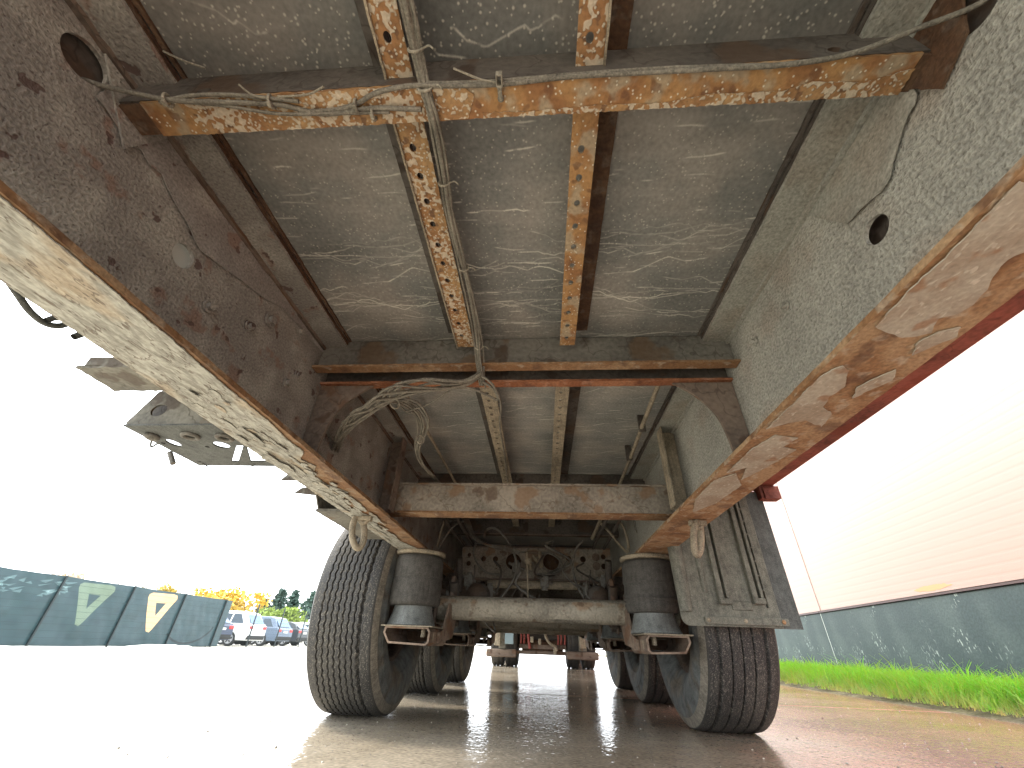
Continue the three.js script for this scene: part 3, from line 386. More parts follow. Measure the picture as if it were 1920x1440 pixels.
  [0, 1, 2, 3, 4, 5].forEach((k) => cable(pathY(loop.map(([u, v, Y], i) => { const t = sm(1, 5, i) * (1 - 0.75 * sm(6, 9, i)), w = 1 + k * 4.6; return [u - w * t * 0.9 + 5 * noise(i * 0.8, k * 3.1, 997), v + w * t * (i < 5 ? 0.8 : 0.2) + 5 * noise(i * 0.9, k * 5.1, 997), Y + 0.004 * Math.sin(k * 2 + i)]; })), k % 2 ? 0.0046 : 0.0056, M.cable, k ? undefined : 'cable looping down before it runs on ahead'));
  cable(pathY([[905, 715, 0.99], [925, 730, 0.98], [934, 750, 0.975], [920, 745, 0.98], [880, 728, 0.985], [840, 728, 0.98]]), 0.005); cable(pathY([[903, 705, 1.0], [920, 716, 0.98], [936, 748, 0.975], [938, 800, 1.08], [945, 850, 1.09], [952, 905, 1.09]]), 0.0045);
  cable(pathY([[903, 700, 1.005], [870, 716, 0.99], [840, 735, 0.98], [800, 760, 0.98], [760, 772, 0.97]]), 0.0035); cable(pathY([[905, 690, 1.03], [886, 705, 1.0], [850, 718, 0.985], [800, 720, 0.97]]), 0.0035);
  for (const [u, v] of [[740, 757], [788, 824], [672, 776]]) { const c = seen(u, v, 1, 0.945); mesh('cable_tie', new THREE.TorusGeometry(0.016, 0.0025, 6, 18).rotateY(0.9).translate(c[0], c[1], -c[2]), M.tie, trailer); }
  mesh('pipe', tube([V(0.405, 1.1, 1.1), V(0.415, 1.105, 1.4), V(0.425, 1.1, 1.75), V(0.437, 1.1, 2.2)], 0.0085), M.tan, trailer, { label: 'thin rigid pipe under the floor on the right' });
  for (const Z of [1.5, 1.8]) mesh('pipe_clip', rb(0.408, 0.436, 1.088, 1.164, Z, Z + 0.012), M.dark, trailer);
  mesh('pipe', tube([V(-0.5, 1.1, 1.12), V(-0.49, 1.1, 1.5), V(-0.485, 1.1, 2.2)], 0.007), M.tan, trailer);
  // far hoses between suspension and floor
  const far = (list, Z, r, m = M.grey) => mesh('air_hose', tube(pathZ(list.map(([a, b]) => [820 + a / 4.8, 960 + b / 4.8]), Z), r), m, trailer);
  far([[420, 230], [435, 170], [480, 143], [530, 155], [600, 220], [660, 310], [705, 420], [712, 530], [680, 620], [620, 710], [570, 770]], 2.98, 0.0085); far([[350, 285], [325, 340], [340, 420], [390, 500], [460, 550], [560, 562]], 3.1, 0.007); far([[1310, 262], [1255, 320], [1225, 410], [1222, 520], [1240, 610], [1275, 700], [1320, 775]], 2.98, 0.0085);
  far([[1390, 245], [1430, 160], [1470, 65]], 2.8, 0.012, M.tan); far([[1470, 100], [1540, 170], [1620, 270], [1715, 370]], 2.7, 0.0085, M.tan); far([[1630, 60], [1690, 170], [1720, 300], [1720, 360]], 2.6, 0.0085, M.tan); far([[1770, 70], [1800, 180], [1870, 240], [1940, 190]], 2.55, 0.006); far([[75, 40], [30, 180], [0, 310]], 2.6, 0.007, M.tan); far([[240, 80], [170, 110], [90, 200], [10, 330]], 2.6, 0.006);
  for (let k = 0; k < 5; k++) far([[215 + k * 12, 30], [255 + k * 10, 110], [300 + k * 11, 200 + k * 6], [360 + k * 20, 262 + k * 6], [470 + k * 10, 298 + k * 5], [620, 310 + k * 8], [740, 350 + k * 6]], 2.95 + k * 0.01, 0.0075, M.grey);
  far([[806, 360], [812, 560], [815, 790]], 2.9, 0.0055, M.tan); far([[800, 430], [815, 445], [822, 470]], 2.9, 0.018, M.tan); far([[740, 360], [900, 365], [1000, 370], [1090, 420], [1125, 480], [1080, 545], [900, 560]], 3.1, 0.007);
  far([[920, 360], [930, 430], [935, 500]], 3.1, 0.016, M.tan); far([[860, 390], [900, 440], [940, 480]], 3.1, 0.013, M.tan); far([[830, 420], [840, 520]], 3.1, 0.014, M.tan);
  cable([[8, 516], [30, 548], [58, 586], [85, 606], [112, 611], [138, 603]].map(([u, v]) => P3(seen(u, v, 0, -1.0))), 0.008, M.flap, 'loose dark cable hanging outside the left rail'); mesh('cable_end', tube([[85, 602], [105, 596], [128, 600]].map(([u, v]) => P3(seen(u, v, 0, -0.99))), 0.006), M.flap, trailer); mesh('cable_end', tube([[138, 632], [152, 627], [170, 620]].map(([u, v]) => P3(seen(u, v, 0, -0.98))), 0.007), M.flap, trailer);
}

// ---------------------------------------------------------------- outriggers and hanging plates outside the left rail, tabs on the right
{
  const o1 = grp('outrigger', trailer, 'short pale channel sticking out past the left rail');
  mesh('channel', [crossXY(flat([[-0.79, 0.905], [-1.16, 0.905], [-1.19, 0.93], [-1.16, 0.99], [-0.79, 1.05]], 0.006), 0.86), rough(-1.19, -0.79, 0.897, 0.904, 0.755, 0.868, 0.006, 0.012, 35), bx(-1.17, -0.79, 0.9045, 0.93, 0.755, 0.761)], M.outrig, o1);
  const o2 = grp('outrigger', trailer, 'wider steel outrigger with a round hole, left of the rail');
  mesh('web', crossXY(flat(jagged([[-0.79, 0.833], [-1.19, 0.833], [-1.194, 0.84], [-1.15, 0.945], [-0.79, 1.08]], 0.003, 0.01, 40), 0.006, [circ(-1.115, 0.88, 0.024, 0.02)]), 0.952), M.outrig, o2); mesh('backing', bx(-1.18, -0.79, 0.842, 1.0, 0.985, 0.991), M.dark, o2);
  const poly = (l) => new THREE.Path(l.map((q) => new THREE.Vector2(...q)));
  mesh('perforated_plate', underXZ(flat(jagged([[-0.79, 0.935], [-1.19, 0.94], [-1.187, 1.238], [-0.79, 1.245]], 0.0025, 0.01, 50), 0.005, [circ(-1.132, 1.057, 0.017, 0.026), circ(-0.986, 1.072, 0.024, 0.024), circ(-0.955, 1.035, 0.012, 0.008), circ(-1.04, 1.083, 0.007), circ(-1.164, 1.057, 0.007), circ(-1.157, 1.205, 0.006), poly([[-0.94, 1.076], [-0.918, 1.076], [-1.02, 1.204], [-1.043, 1.204]]), poly([[-0.9, 1.06], [-0.805, 1.06], [-0.87, 1.203], [-0.975, 1.203]])]), 0.826), M.flap, o2, { label: 'dark plate with see-through round and slotted holes' });
  mesh('ring', [new THREE.TorusGeometry(0.02, 0.006, 8, 20).rotateX(Math.PI / 2).translate(-1.03, 0.822, -1.0), new THREE.TorusGeometry(0.02, 0.006, 8, 20).rotateX(Math.PI / 2).translate(-0.93, 0.822, -1.01), new THREE.SphereGeometry(0.018, 12, 8).scale(1, 0.6, 1.3).translate(-1.15, 0.82, -1.0), new THREE.CylinderGeometry(0.008, 0.008, 0.05, 10).rotateZ(0.7).translate(-1.2, 0.812, -1.14)], M.grey, o2);
  mesh('wire', tube([[380, 868], [400, 880], [430, 884], [460, 880], [478, 872]].map(([u, v]) => P3(seen(u, v, 1, 0.82))), 0.002), M.flap, trailer); mesh('wire', tube([[286, 818], [284, 838], [300, 832], [330, 845], [380, 868]].map(([u, v]) => P3(seen(u, v, 1, 0.83))), 0.003), M.flap, trailer);
  const o3 = grp('outrigger', trailer); mesh('web', crossXY(flat([[-0.79, 0.93], [-1.18, 0.93], [-1.12, 1.0], [-0.79, 1.1]], 0.006), 1.68), M.outrig, o3); mesh('bracket', [crossXY(flat([[-0.79, 0.87], [-1.16, 0.905], [-1.13, 0.93], [-0.79, 0.96]], 0.006), 1.78), rough(-0.905, -0.796, 0.763, 0.773, 1.56, 2.06, 0.003, 0.02), wallYZ(flat([[1.5, 0.83], [1.56, 0.774], [2.06, 0.774], [2.12, 0.9], [1.7, 0.86]], 0.006), -0.9)], M.outrig, o3);
  for (const [Z, y] of [[0.985, 1.01], [1.12, 1.01]]) mesh('bracket_tab', rb(0.65, 0.93, y, y + 0.02, Z, Z + 0.035, 0.008), M.tan, trailer);
  mesh('bracket_tab', [rb(0.65, 1.18, 1.05, 1.12, 0.62, 0.66, 0.004)], M.outrig, trailer); for (const Z of [0.3, 1.5, 1.9]) mesh('outrigger', rb(0.665, 1.18, 1.09, 1.16, Z, Z + 0.05, 0.004), M.brown, trailer);
  mesh('side_marker', [rb(1.13, 1.23, 1.005, 1.072, 2.1, 2.16, 0.005), rb(1.145, 1.215, 1.0, 1.06, 2.09, 2.099, 0.003)], M.sill, trailer);
}
// lashing rings under both rails
for (const [x, s] of [[-0.735, 1], [0.59, -1]]) {
  const h = grp('lashing_ring', trailer, s > 0 ? 'rusty lashing ring hanging under the left rail' : 'rusty lashing ring hanging under the right rail'), Z = 1.62;
  const pts = []; for (let k = 0; k < 24; k++) { const t = k / 24 * Math.PI * 2; pts.push(V(x + 0.019 * Math.cos(t) - s * 0.014 * Math.sin(t), 0.698 + 0.06 * Math.sin(t), Z + 0.016 * Math.cos(t))); }
  mesh('ring', new THREE.TubeGeometry(new THREE.CatmullRomCurve3(pts, true), 60, 0.0125, 10), M.tan, h);
  mesh('eye', [rb(x - 0.02, x + 0.045, 0.742, 0.7615, Z - 0.012, Z + 0.012, 0.004), new THREE.TorusGeometry(0.018, 0.008, 8, 18, Math.PI).rotateX(Math.PI).translate(x + 0.012, 0.752, -Z)], M.tan, h);
}

// ---------------------------------------------------------------- running gear: three axles on air springs
const AX = [2.72, 3.97, 5.22], WL = -0.975, WR = 0.93, HUB = 0.522, RT = 0.526;
function tyreGeo(zig) { // tread with grooves, shoulder and sidewall; axle along x, inner (hub) side and outer side alike
  const A = 288, hw = 0.19, prof = []; // [x, r, zone, zig weight]
  const side = [[0.2, 0.286], [0.208, 0.292], [0.222, 0.3], [0.24, 0.33], [0.262, 0.335], [0.29, 0.352], [0.3, 0.385], [0.297, 0.42], [0.293, 0.424], [0.29, 0.43], [0.272, 0.474], [0.268, 0.484], [0.262, 0.487], [0.25, 0.506]]; // radius-ordered bulge, x scaled below
  const S = [[0.12, 0.285], [0.135, 0.29], [0.15, 0.305], [0.168, 0.335], [0.171, 0.34], [0.176, 0.342], [0.186, 0.372], [0.1895, 0.4], [0.1875, 0.432], [0.1875, 0.436], [0.183, 0.44], [0.177, 0.475], [0.1765, 0.48], [0.172, 0.484], [0.168, 0.5], [0.158, 0.514]];
  for (const [x, r] of S) prof.push([-x, r, 0]);
  const gr = zig ? [-0.105, -0.076, -0.047, -0.018, 0.011, 0.04, 0.069, 0.1] : [-0.105, -0.05, 0, 0.05, 0.105], crown = (x) => RT - 0.09 * x * x - (Math.abs(x) > 0.13 ? (Math.abs(x) - 0.13) * 0.12 : 0);
  prof.push([-0.15, crown(-0.15) - 0.001, 1]);
  const depth = (x) => zig && x > 0.09 ? 0.016 : Math.abs(x) > 0.09 && !zig ? 0.013 : 0.011;
  for (const g of gr) { const gw = zig ? (g > 0.09 ? 0.008 : 0.0034) : Math.abs(g) > 0.09 ? 0.0075 : 0.0034; prof.push([g - gw * 1.5, crown(g), 1, 1], [g - gw, crown(g) - 0.002, 1, 1], [g - gw * 0.7, crown(g) - depth(g), 2, 1], [g + gw * 0.7, crown(g) - depth(g), 2, 1], [g + gw, crown(g) - 0.002, 1, 1], [g + gw * 1.5, crown(g), 1, 1]); }
  prof.push([0.15, crown(0.15) - 0.001, 1]);
  for (const [x, r] of [...S].reverse()) prof.push([x, r, 0]);
  const make = (zone) => {
    const pos = [], idx = [], uv = [], n = prof.length;
    for (let i = 0; i <= A; i++) { const t = i / A * Math.PI * 2, ph = (i % 4), z = zig ? (ph < 2 ? ph : 4 - ph) * 0.0034 - 0.0034 : 0.0012 * Math.sin(i * 1.7);
      for (let k = 0; k < n; k++) { const [x, r, , w] = prof[k], wob = 0.0012 * noise(i * 0.33, k * 1.7, 288 * 0.33, 997), rr2 = r + wob, flat_ = 1; let y = Math.cos(t) * rr2, zz = Math.sin(t) * rr2; if (y < -HUB + 0.0005) y = -HUB + 0.0005; pos.push(x + (w ? z : 0), y * flat_, zz); uv.push(i / A * 3.2, k < 16 || k >= n - 16 ? r : x + 0.5); } }
    for (let i = 0; i < A; i++) for (let k = 0; k < n - 1; k++) { const z1 = prof[k][2] > 0 || prof[k + 1][2] > 0, sh = !z1 && k > n / 2 && prof[k][1] > 0.478; if ((sh ? 3 : z1 ? 1 : 0) !== zone) continue; const a = i * n + k, b = a + 1, c = a + n, d = c + 1; idx.push(a, b, c, b, d, c); }
    const g = new THREE.BufferGeometry(); g.setAttribute('position', new THREE.Float32BufferAttribute(pos, 3)); g.setAttribute('uv', new THREE.Float32BufferAttribute(uv, 2)); g.setIndex(idx); g.computeVertexNormals(); return clean(g);
  };
  return [make(1), make(0), make(3)];
}
function lathe(pts, seg = 64) { return new THREE.LatheGeometry(pts.map(([r, y]) => new THREE.Vector2(r, y)), seg); }
function rimGeo() { // inner barrel, dished disc and brake drum; axle along x, +x is the inner (trailer) side
  const barrel = lathe([[0.285, 0.125], [0.297, 0.13], [0.292, 0.12], [0.27, 0.11], [0.262, 0.09], [0.258, -0.06], [0.27, -0.1], [0.292, -0.12], [0.297, -0.13], [0.285, -0.125]].reverse(), 72), disc = lathe([[0.09, -0.11], [0.2, -0.1], [0.24, -0.07], [0.259, -0.05]].reverse(), 48), drum = lathe([[0.07, 0.11], [0.14, 0.115], [0.19, 0.105], [0.205, 0.085], [0.21, -0.05], [0.15, -0.08]].reverse(), 48);
  return [barrel, disc, drum].map((g) => g.rotateZ(-Math.PI / 2));
}
const TZ = tyreGeo(true), TS = tyreGeo(false), RIM = rimGeo();
const proto = {};
for (const [k, tg] of [['zig', TZ], ['straight', TS]]) {
  const w = new THREE.Group(); w.name = 'wheel';
  const tread = mesh('tread', tg[0], M.rubber, w, { keepUV: true }), wall = mesh('sidewall', tg[1], M.sidewall, w, { keepUV: true }); mesh('shoulder', tg[2], M.mud, w, { keepUV: true, label: 'shoulder caked with pale dried mud' });
  mesh('rim', [RIM[0], RIM[1]], M.brown, w); mesh('brake_drum', RIM[2], M.darkrust, w); proto[k] = w;
}
AX.forEach((Z, i) => {
  for (const [x, s] of [[WL, -1], [WR, 1]]) {
    const w = (s < 0 ? proto.zig : proto.straight).clone(); w.scale.setScalar(1.015); w.position.set(s < 0 ? x - 0.018 : x, HUB * 1.015, -Z - (s < 0 ? 0.02 : 0.07)); if (s > 0) w.rotation.y = Math.PI; w.rotation.x = i * 0.7 * 0; trailer.add(w);
    if (!i) w.userData.label = s < 0 ? 'rearmost left wheel with zigzag grooved tread' : 'rearmost right wheel with worn straight grooves under the mudguard';
  }
  mesh('axle', [new THREE.CylinderGeometry(0.064, 0.064, 1.62, 40, 12).rotateZ(Math.PI / 2).translate(-0.03, HUB - 0.006, -Z)], M.axle, trailer, { du: i * 0.3, label: i ? undefined : 'muddy round axle beam between the rearmost wheels' });
  for (const [x, s] of [[-0.688, -1], [0.572, 1]]) {
    const zb = Z - 0.32, sp = grp('air_spring', trailer);
    mesh('top_plate', lathe([[0.001, 0.764], [0.138, 0.764], [0.1405, 0.758], [0.139, 0.746], [0.13, 0.742], [0.001, 0.742]].reverse(), 48).translate(x, 0, -zb), M.tan, sp);
    mesh('bellows', lathe(s < 0 ? [[0.1, 0.742], [0.126, 0.738], [0.133, 0.71], [0.134, 0.66], [0.137, 0.634], [0.1315, 0.629], [0.135, 0.622], [0.1375, 0.58], [0.1365, 0.566], [0.1395, 0.552], [0.1335, 0.543], [0.139, 0.535], [0.1385, 0.512], [0.13, 0.498], [0.118, 0.494], [0.1, 0.5]].reverse() : [[0.1, 0.742], [0.126, 0.738], [0.134, 0.72], [0.134, 0.66], [0.138, 0.634], [0.131, 0.628], [0.134, 0.59], [0.138, 0.574], [0.128, 0.566], [0.141, 0.558], [0.141, 0.55], [0.128, 0.543], [0.138, 0.53], [0.127, 0.5], [0.112, 0.493], [0.1, 0.5]].reverse(), 64).translate(x, 0, -zb), M.bellows, sp, { du: i * 0.2 + s });
    mesh('piston', lathe([[0.1, 0.505], [0.1, 0.485], [0.104, 0.47], [0.118, 0.425], [0.124, 0.412], [0.124, 0.404], [0.01, 0.404]].reverse(), 48).translate(x, 0, -zb), M.piston, sp);
    // open box bracket that carries the spring, and the arm that runs on to the hanger
    const k = s, out = (d) => x + k * d, oo = s < 0 ? 0.09 : 0.118, ii = s < 0 ? 0.142 : 0.085, br = grp('spring_bracket', trailer);
    const oct = [[out(oo - 0.006), 0.398], [out(oo), 0.372], [out(oo - 0.03), 0.328], [out(-ii + 0.016), 0.322], [out(-ii), 0.335], [out(-ii - 0.002), 0.38], [out(-ii + 0.012), 0.398]], hole = new THREE.Path([[out(oo - 0.014), 0.391], [out(oo - 0.01), 0.372], [out(oo - 0.036), 0.336], [out(-ii + 0.02), 0.33], [out(-ii + 0.01), 0.338], [out(-ii + 0.008), 0.378], [out(-ii + 0.017), 0.391]].map((q) => new THREE.Vector2(...q)));
    mesh('box', flat(oct, 0.4, [hole]).translate(0, 0, -(zb - 0.15) - 0.4), M.bracket, br); mesh('end_plate', bx(out(oo - 0.02), out(-ii + 0.025), 0.34, 0.388, zb + 0.2, zb + 0.206), M.darkrust, br); mesh('top_plate', bx(out(oo + 0.012), out(-ii - 0.012), 0.3985, 0.4035, zb - 0.165, zb + 0.26), M.tan, br);
    mesh('side_plate', wallYZ(flat([[zb + 0.0, 0.335], [zb + 0.35, 0.36], [zb + 0.45, 0.5], [zb + 0.2, 0.53], [zb + 0.1, 0.4], [zb + 0.0, 0.38]], 0.012), out(-ii - 0.008) - (s > 0 ? 0.008 : 0.004)), M.bracket, br); mesh('slot', rb(out(-ii - 0.0045), out(-ii - 0.0015), 0.342, 0.376, zb - 0.09, zb - 0.075, 0.001), M.tan, br);
    mesh('bolt', new THREE.CylinderGeometry(0.012, 0.012, 0.035, 8).translate(out(-ii + 0.05), 0.375, -(zb - 0.08)), M.tan, br);
    const arm = grp('trailing_arm', trailer); mesh('arm', [rb(out(-0.055), out(0.03), 0.44, 0.5, zb + 0.25, Z + 0.5, 0.01)], M.dark, arm); mesh('axle_clamp', [rb(out(-0.075), out(0.05), 0.4, 0.43, Z - 0.09, Z + 0.09, 0.006), rb(out(-0.075), out(0.05), 0.59, 0.62, Z - 0.09, Z + 0.09, 0.006), new THREE.CylinderGeometry(0.012, 0.012, 0.26, 8).translate(out(-0.065), 0.51, -(Z - 0.08)), new THREE.CylinderGeometry(0.012, 0.012, 0.26, 8).translate(out(0.04), 0.51, -(Z - 0.08))], M.brown, arm);
    const hg = grp('hanger', trailer); mesh('plate', [-0.07, 0.05].map((d) => wallYZ(flat([[Z + 0.36, 0.763], [Z + 0.64, 0.763], [Z + 0.58, 0.44], [Z + 0.44, 0.42]], 0.01, [circ(Z + 0.5, 0.68, 0.025)]), out(d))), M.brown, hg); mesh('pivot', new THREE.CylinderGeometry(0.035, 0.035, 0.2, 20).rotateZ(Math.PI / 2).translate(out(0), 0.47, -(Z + 0.5)), M.dark, hg);
    mesh('shock_absorber', [new THREE.CylinderGeometry(0.032, 0.032, 0.24, 16).rotateX(0.5).translate(out(-0.13), 0.56, -(Z + 0.12)), new THREE.CylinderGeometry(0.022, 0.022, 0.22, 16).rotateX(0.5).translate(out(-0.13), 0.73, -(Z + 0.22))], M.dark, trailer);
  }
  // hanger cross beam with round lightening holes, corner braces and the tube beneath it
  const Zc = Z + 0.48, cb = grp('hanger_beam', trailer, i ? undefined : 'brown hanger beam with a row of round holes');
  mesh('plate', crossXY(flat([[-0.6, 0.745], [0.51, 0.745], [0.51, 0.955], [-0.6, 0.955]], 0.008, [circ(-0.435, 0.875, 0.019), circ(-0.345, 0.875, 0.02), circ(-0.21, 0.86, 0.056), circ(-0.545, 0.9, 0.014), circ(-0.545, 0.84, 0.017), circ(0.07, 0.865, 0.058), circ(0.2, 0.888, 0.02), circ(0.305, 0.885, 0.021), circ(0.455, 0.905, 0.018), circ(0.455, 0.84, 0.02), ...[0, 1, 2, 3].map((k) => circ(-0.335 + (k % 2) * 0.03, 0.81 + (k >> 1) * 0.02, 0.005))]), Zc), M.beam, cb);
  mesh('flange', [bx(-0.6, 0.51, 0.956, 0.964, Zc - 0.01, Zc + 0.09), bx(-0.6, 0.51, 0.737, 0.7445, Zc - 0.03, Zc + 0.09)], M.brown, cb); mesh('backing', bx(-0.6, 0.51, 0.75, 0.95, Zc + 0.084, Zc + 0.09), M.darkrust, cb);
  for (const s of [-1, 1]) { const x0 = s < 0 ? -0.45 : 0.36, b = new THREE.BoxGeometry(0.15, 0.26, 0.01).rotateZ(s * -0.82).translate(x0 + s * 0.13, 0.665, -(Zc - 0.06)); mesh('brace', b, M.brown, cb); }
  mesh('tie_tube', new THREE.CylinderGeometry(0.026, 0.026, 0.66, 20).rotateZ(Math.PI / 2).translate(-0.06, 0.705, -(Zc - 0.02)), M.tan, cb);
  mesh('boss', [[0.4, 0.9], [0.4, 0.84]].map(([x, y]) => new THREE.CylinderGeometry(0.028, 0.028, 0.012, 18).rotateX(Math.PI / 2).translate(x, y, -(Zc - 0.006))), M.brown, cb);
});
// valves, levers and small pipes that crowd the space between the axles
for (let k = 0; k < 16; k++) { const Z = rr(2.85, 3.15), x = rr(-0.5, 0.42), y = rr(0.62, 0.98); mesh('air_hose', tube([V(x, y, Z), V(x + rr(-0.08, 0.08), y - rr(0.02, 0.12), Z + rr(-0.05, 0.05)), V(x + rr(-0.16, 0.16), y - rr(0.1, 0.22), Z + rr(0, 0.1)), V(x + rr(-0.3, 0.3), Math.max(0.6, y - rr(0.1, 0.3)), Z + rr(0.1, 0.3))], rr(0.004, 0.009)), k % 3 ? M.dark : M.grey, trailer); }
for (const [x, y, Z] of [[-0.5, 0.7, 3.0], [0.42, 0.7, 3.0], [-0.18, 0.8, 3.1], [0.02, 0.72, 3.12], [0.3, 0.66, 3.05], [-0.36, 0.64, 3.05]]) mesh('valve', [rb(x - 0.03, x + 0.03, y - 0.035, y + 0.035, Z - 0.03, Z + 0.03, 0.006), new THREE.CylinderGeometry(0.018, 0.022, 0.11, 12).translate(x, y, -(Z + 0.01)), new THREE.CylinderGeometry(0.01, 0.01, 0.12, 8).rotateZ(1.2).translate(x, y + 0.01, -(Z - 0.02))], M.grey, trailer);
for (const s of [-1, 1]) for (const d of [0.02, 0.1]) mesh('pipe', tube([V(MID + s * (0.56 - d), 1.02, 2.0), V(MID + s * (0.555 - d), 0.98, 2.6), V(MID + s * (0.55 - d), 0.96, 3.4), V(MID + s * (0.55 - d), 0.95, 5)], 0.011), M.dark, trailer);
for (const s of [-1, 1]) mesh('slack_adjuster', [rb(MID + s * 0.5 - 0.015, MID + s * 0.5 + 0.015, 0.53, 0.7, 2.78, 2.83, 0.01), new THREE.CylinderGeometry(0.012, 0.012, 0.2, 10).rotateX(1.4).translate(MID + s * 0.5, 0.68, -2.9), new THREE.CylinderGeometry(0.03, 0.03, 0.04, 16).rotateZ(Math.PI / 2).translate(MID + s * 0.5, 0.55, -2.8)], M.brown, trailer);
// spring brake chambers on the axles
for (const Z of AX) for (const x of [-0.42, 0.36]) mesh('brake_chamber', lathe([[0.001, -0.1], [0.06, -0.1], [0.075, -0.08], [0.075, -0.01], [0.082, 0], [0.075, 0.01], [0.07, 0.06], [0.03, 0.09], [0.001, 0.09]], 28).rotateX(Math.PI / 2).translate(x, 0.6, -(Z + 0.2)), M.dark, trailer);

// mudguard behind the right wheel: ribbed plastic sheet, rubber flap, bolted strip
{
  const mg = grp('mudguard', trailer, 'grey ribbed plastic mudguard behind the right wheel'), slot = (x, a, b, w = 0.0045) => { const p = new THREE.Path(); p.moveTo(x - w, a); p.lineTo(x + w, a); p.lineTo(x + w, b); p.lineTo(x - w, b); p.closePath(); return p; };
  const sh = new THREE.Shape(); sh.moveTo(0.66, 0.437); sh.lineTo(1.06, 0.437); sh.lineTo(1.06, 1.12); sh.lineTo(0.615, 1.12); sh.lineTo(0.63, 0.47); sh.quadraticCurveTo(0.633, 0.44, 0.66, 0.437);
  sh.holes = [slot(0.834, 0.56, 1.0, 0.006), slot(0.984, 0.56, 1.02, 0.006), slot(1.016, 0.51, 1.08, 0.006)];
  const g = new THREE.ExtrudeGeometry(sh, { depth: 0.006, bevelEnabled: true, bevelSize: 0.002, bevelThickness: 0.002, bevelSegments: 1 }).translate(0, 0, -2.13); mesh('panel', g, M.guard, mg);
  const rib = (x0, x1, y0, y1, d = 0.02) => rb(x0, x1, y0, y1, 2.12 - d, 2.125, 0.004);
  mesh('rib', [rib(0.805, 0.828, 0.54, 1.08), rib(0.84, 0.852, 0.545, 1.08), rib(0.805, 0.856, 0.522, 0.545, 0.026)], M.guard, mg); mesh('rib', [rib(0.955, 0.978, 0.545, 1.08), rib(0.99, 1.004, 0.545, 1.08), rib(0.955, 1.006, 0.525, 0.55, 0.026)], M.guard, mg, { du: 0.1 });
  mesh('edge_roll', [new THREE.CylinderGeometry(0.034, 0.026, 0.62, 20).translate(0.655, 0.8, -2.122), new THREE.CylinderGeometry(0.03, 0.012, 0.56, 20).translate(0.755, 0.85, -2.126), rib(0.86, 0.95, 0.5, 0.535, 0.004)], M.guard, mg);
  for (let k = 0; k < 7; k++) mesh('rung', [rb(0.795, 0.81, 0.58 + k * 0.062, 0.585 + k * 0.062, 2.113, 2.12, 0.001), rb(0.998, 1.02, 0.58 + k * 0.062, 0.585 + k * 0.062, 2.113, 2.12, 0.001)], M.guard, mg);
  mesh('strip', rb(0.727, 1.085, 0.443, 0.472, 2.11, 2.1175, 0.002), M.guard, mg, { du: 0.2 }); for (const x of [0.74, 0.9, 1.062]) mesh('bolt', new THREE.SphereGeometry(0.009, 12, 8).scale(1, 1, 0.6).translate(x, 0.458, -2.109), x > 1 ? M.rust : M.tan, mg);
  mesh('flap', [bx(1.0, 1.152, 0.434, 1.05, 2.139, 2.147)], M.flap, mg, { label: 'dark rubber flap along the outer edge of the mudguard' });
  // arched top over the tyre
  const arc = []; for (let k = 0; k <= 10; k++) { const t = Math.PI * (0.86 - k * 0.07); arc.push([2.72 + Math.cos(t) * 0.6, HUB + 0.07 + Math.sin(t) * 0.6]); }
  const o = [...arc, ...arc.map(([a, b]) => [a, b + 0.006]).reverse()]; mesh('arch', wallYZ(flat(o, 0.4), 0.7), M.guard, mg);
}

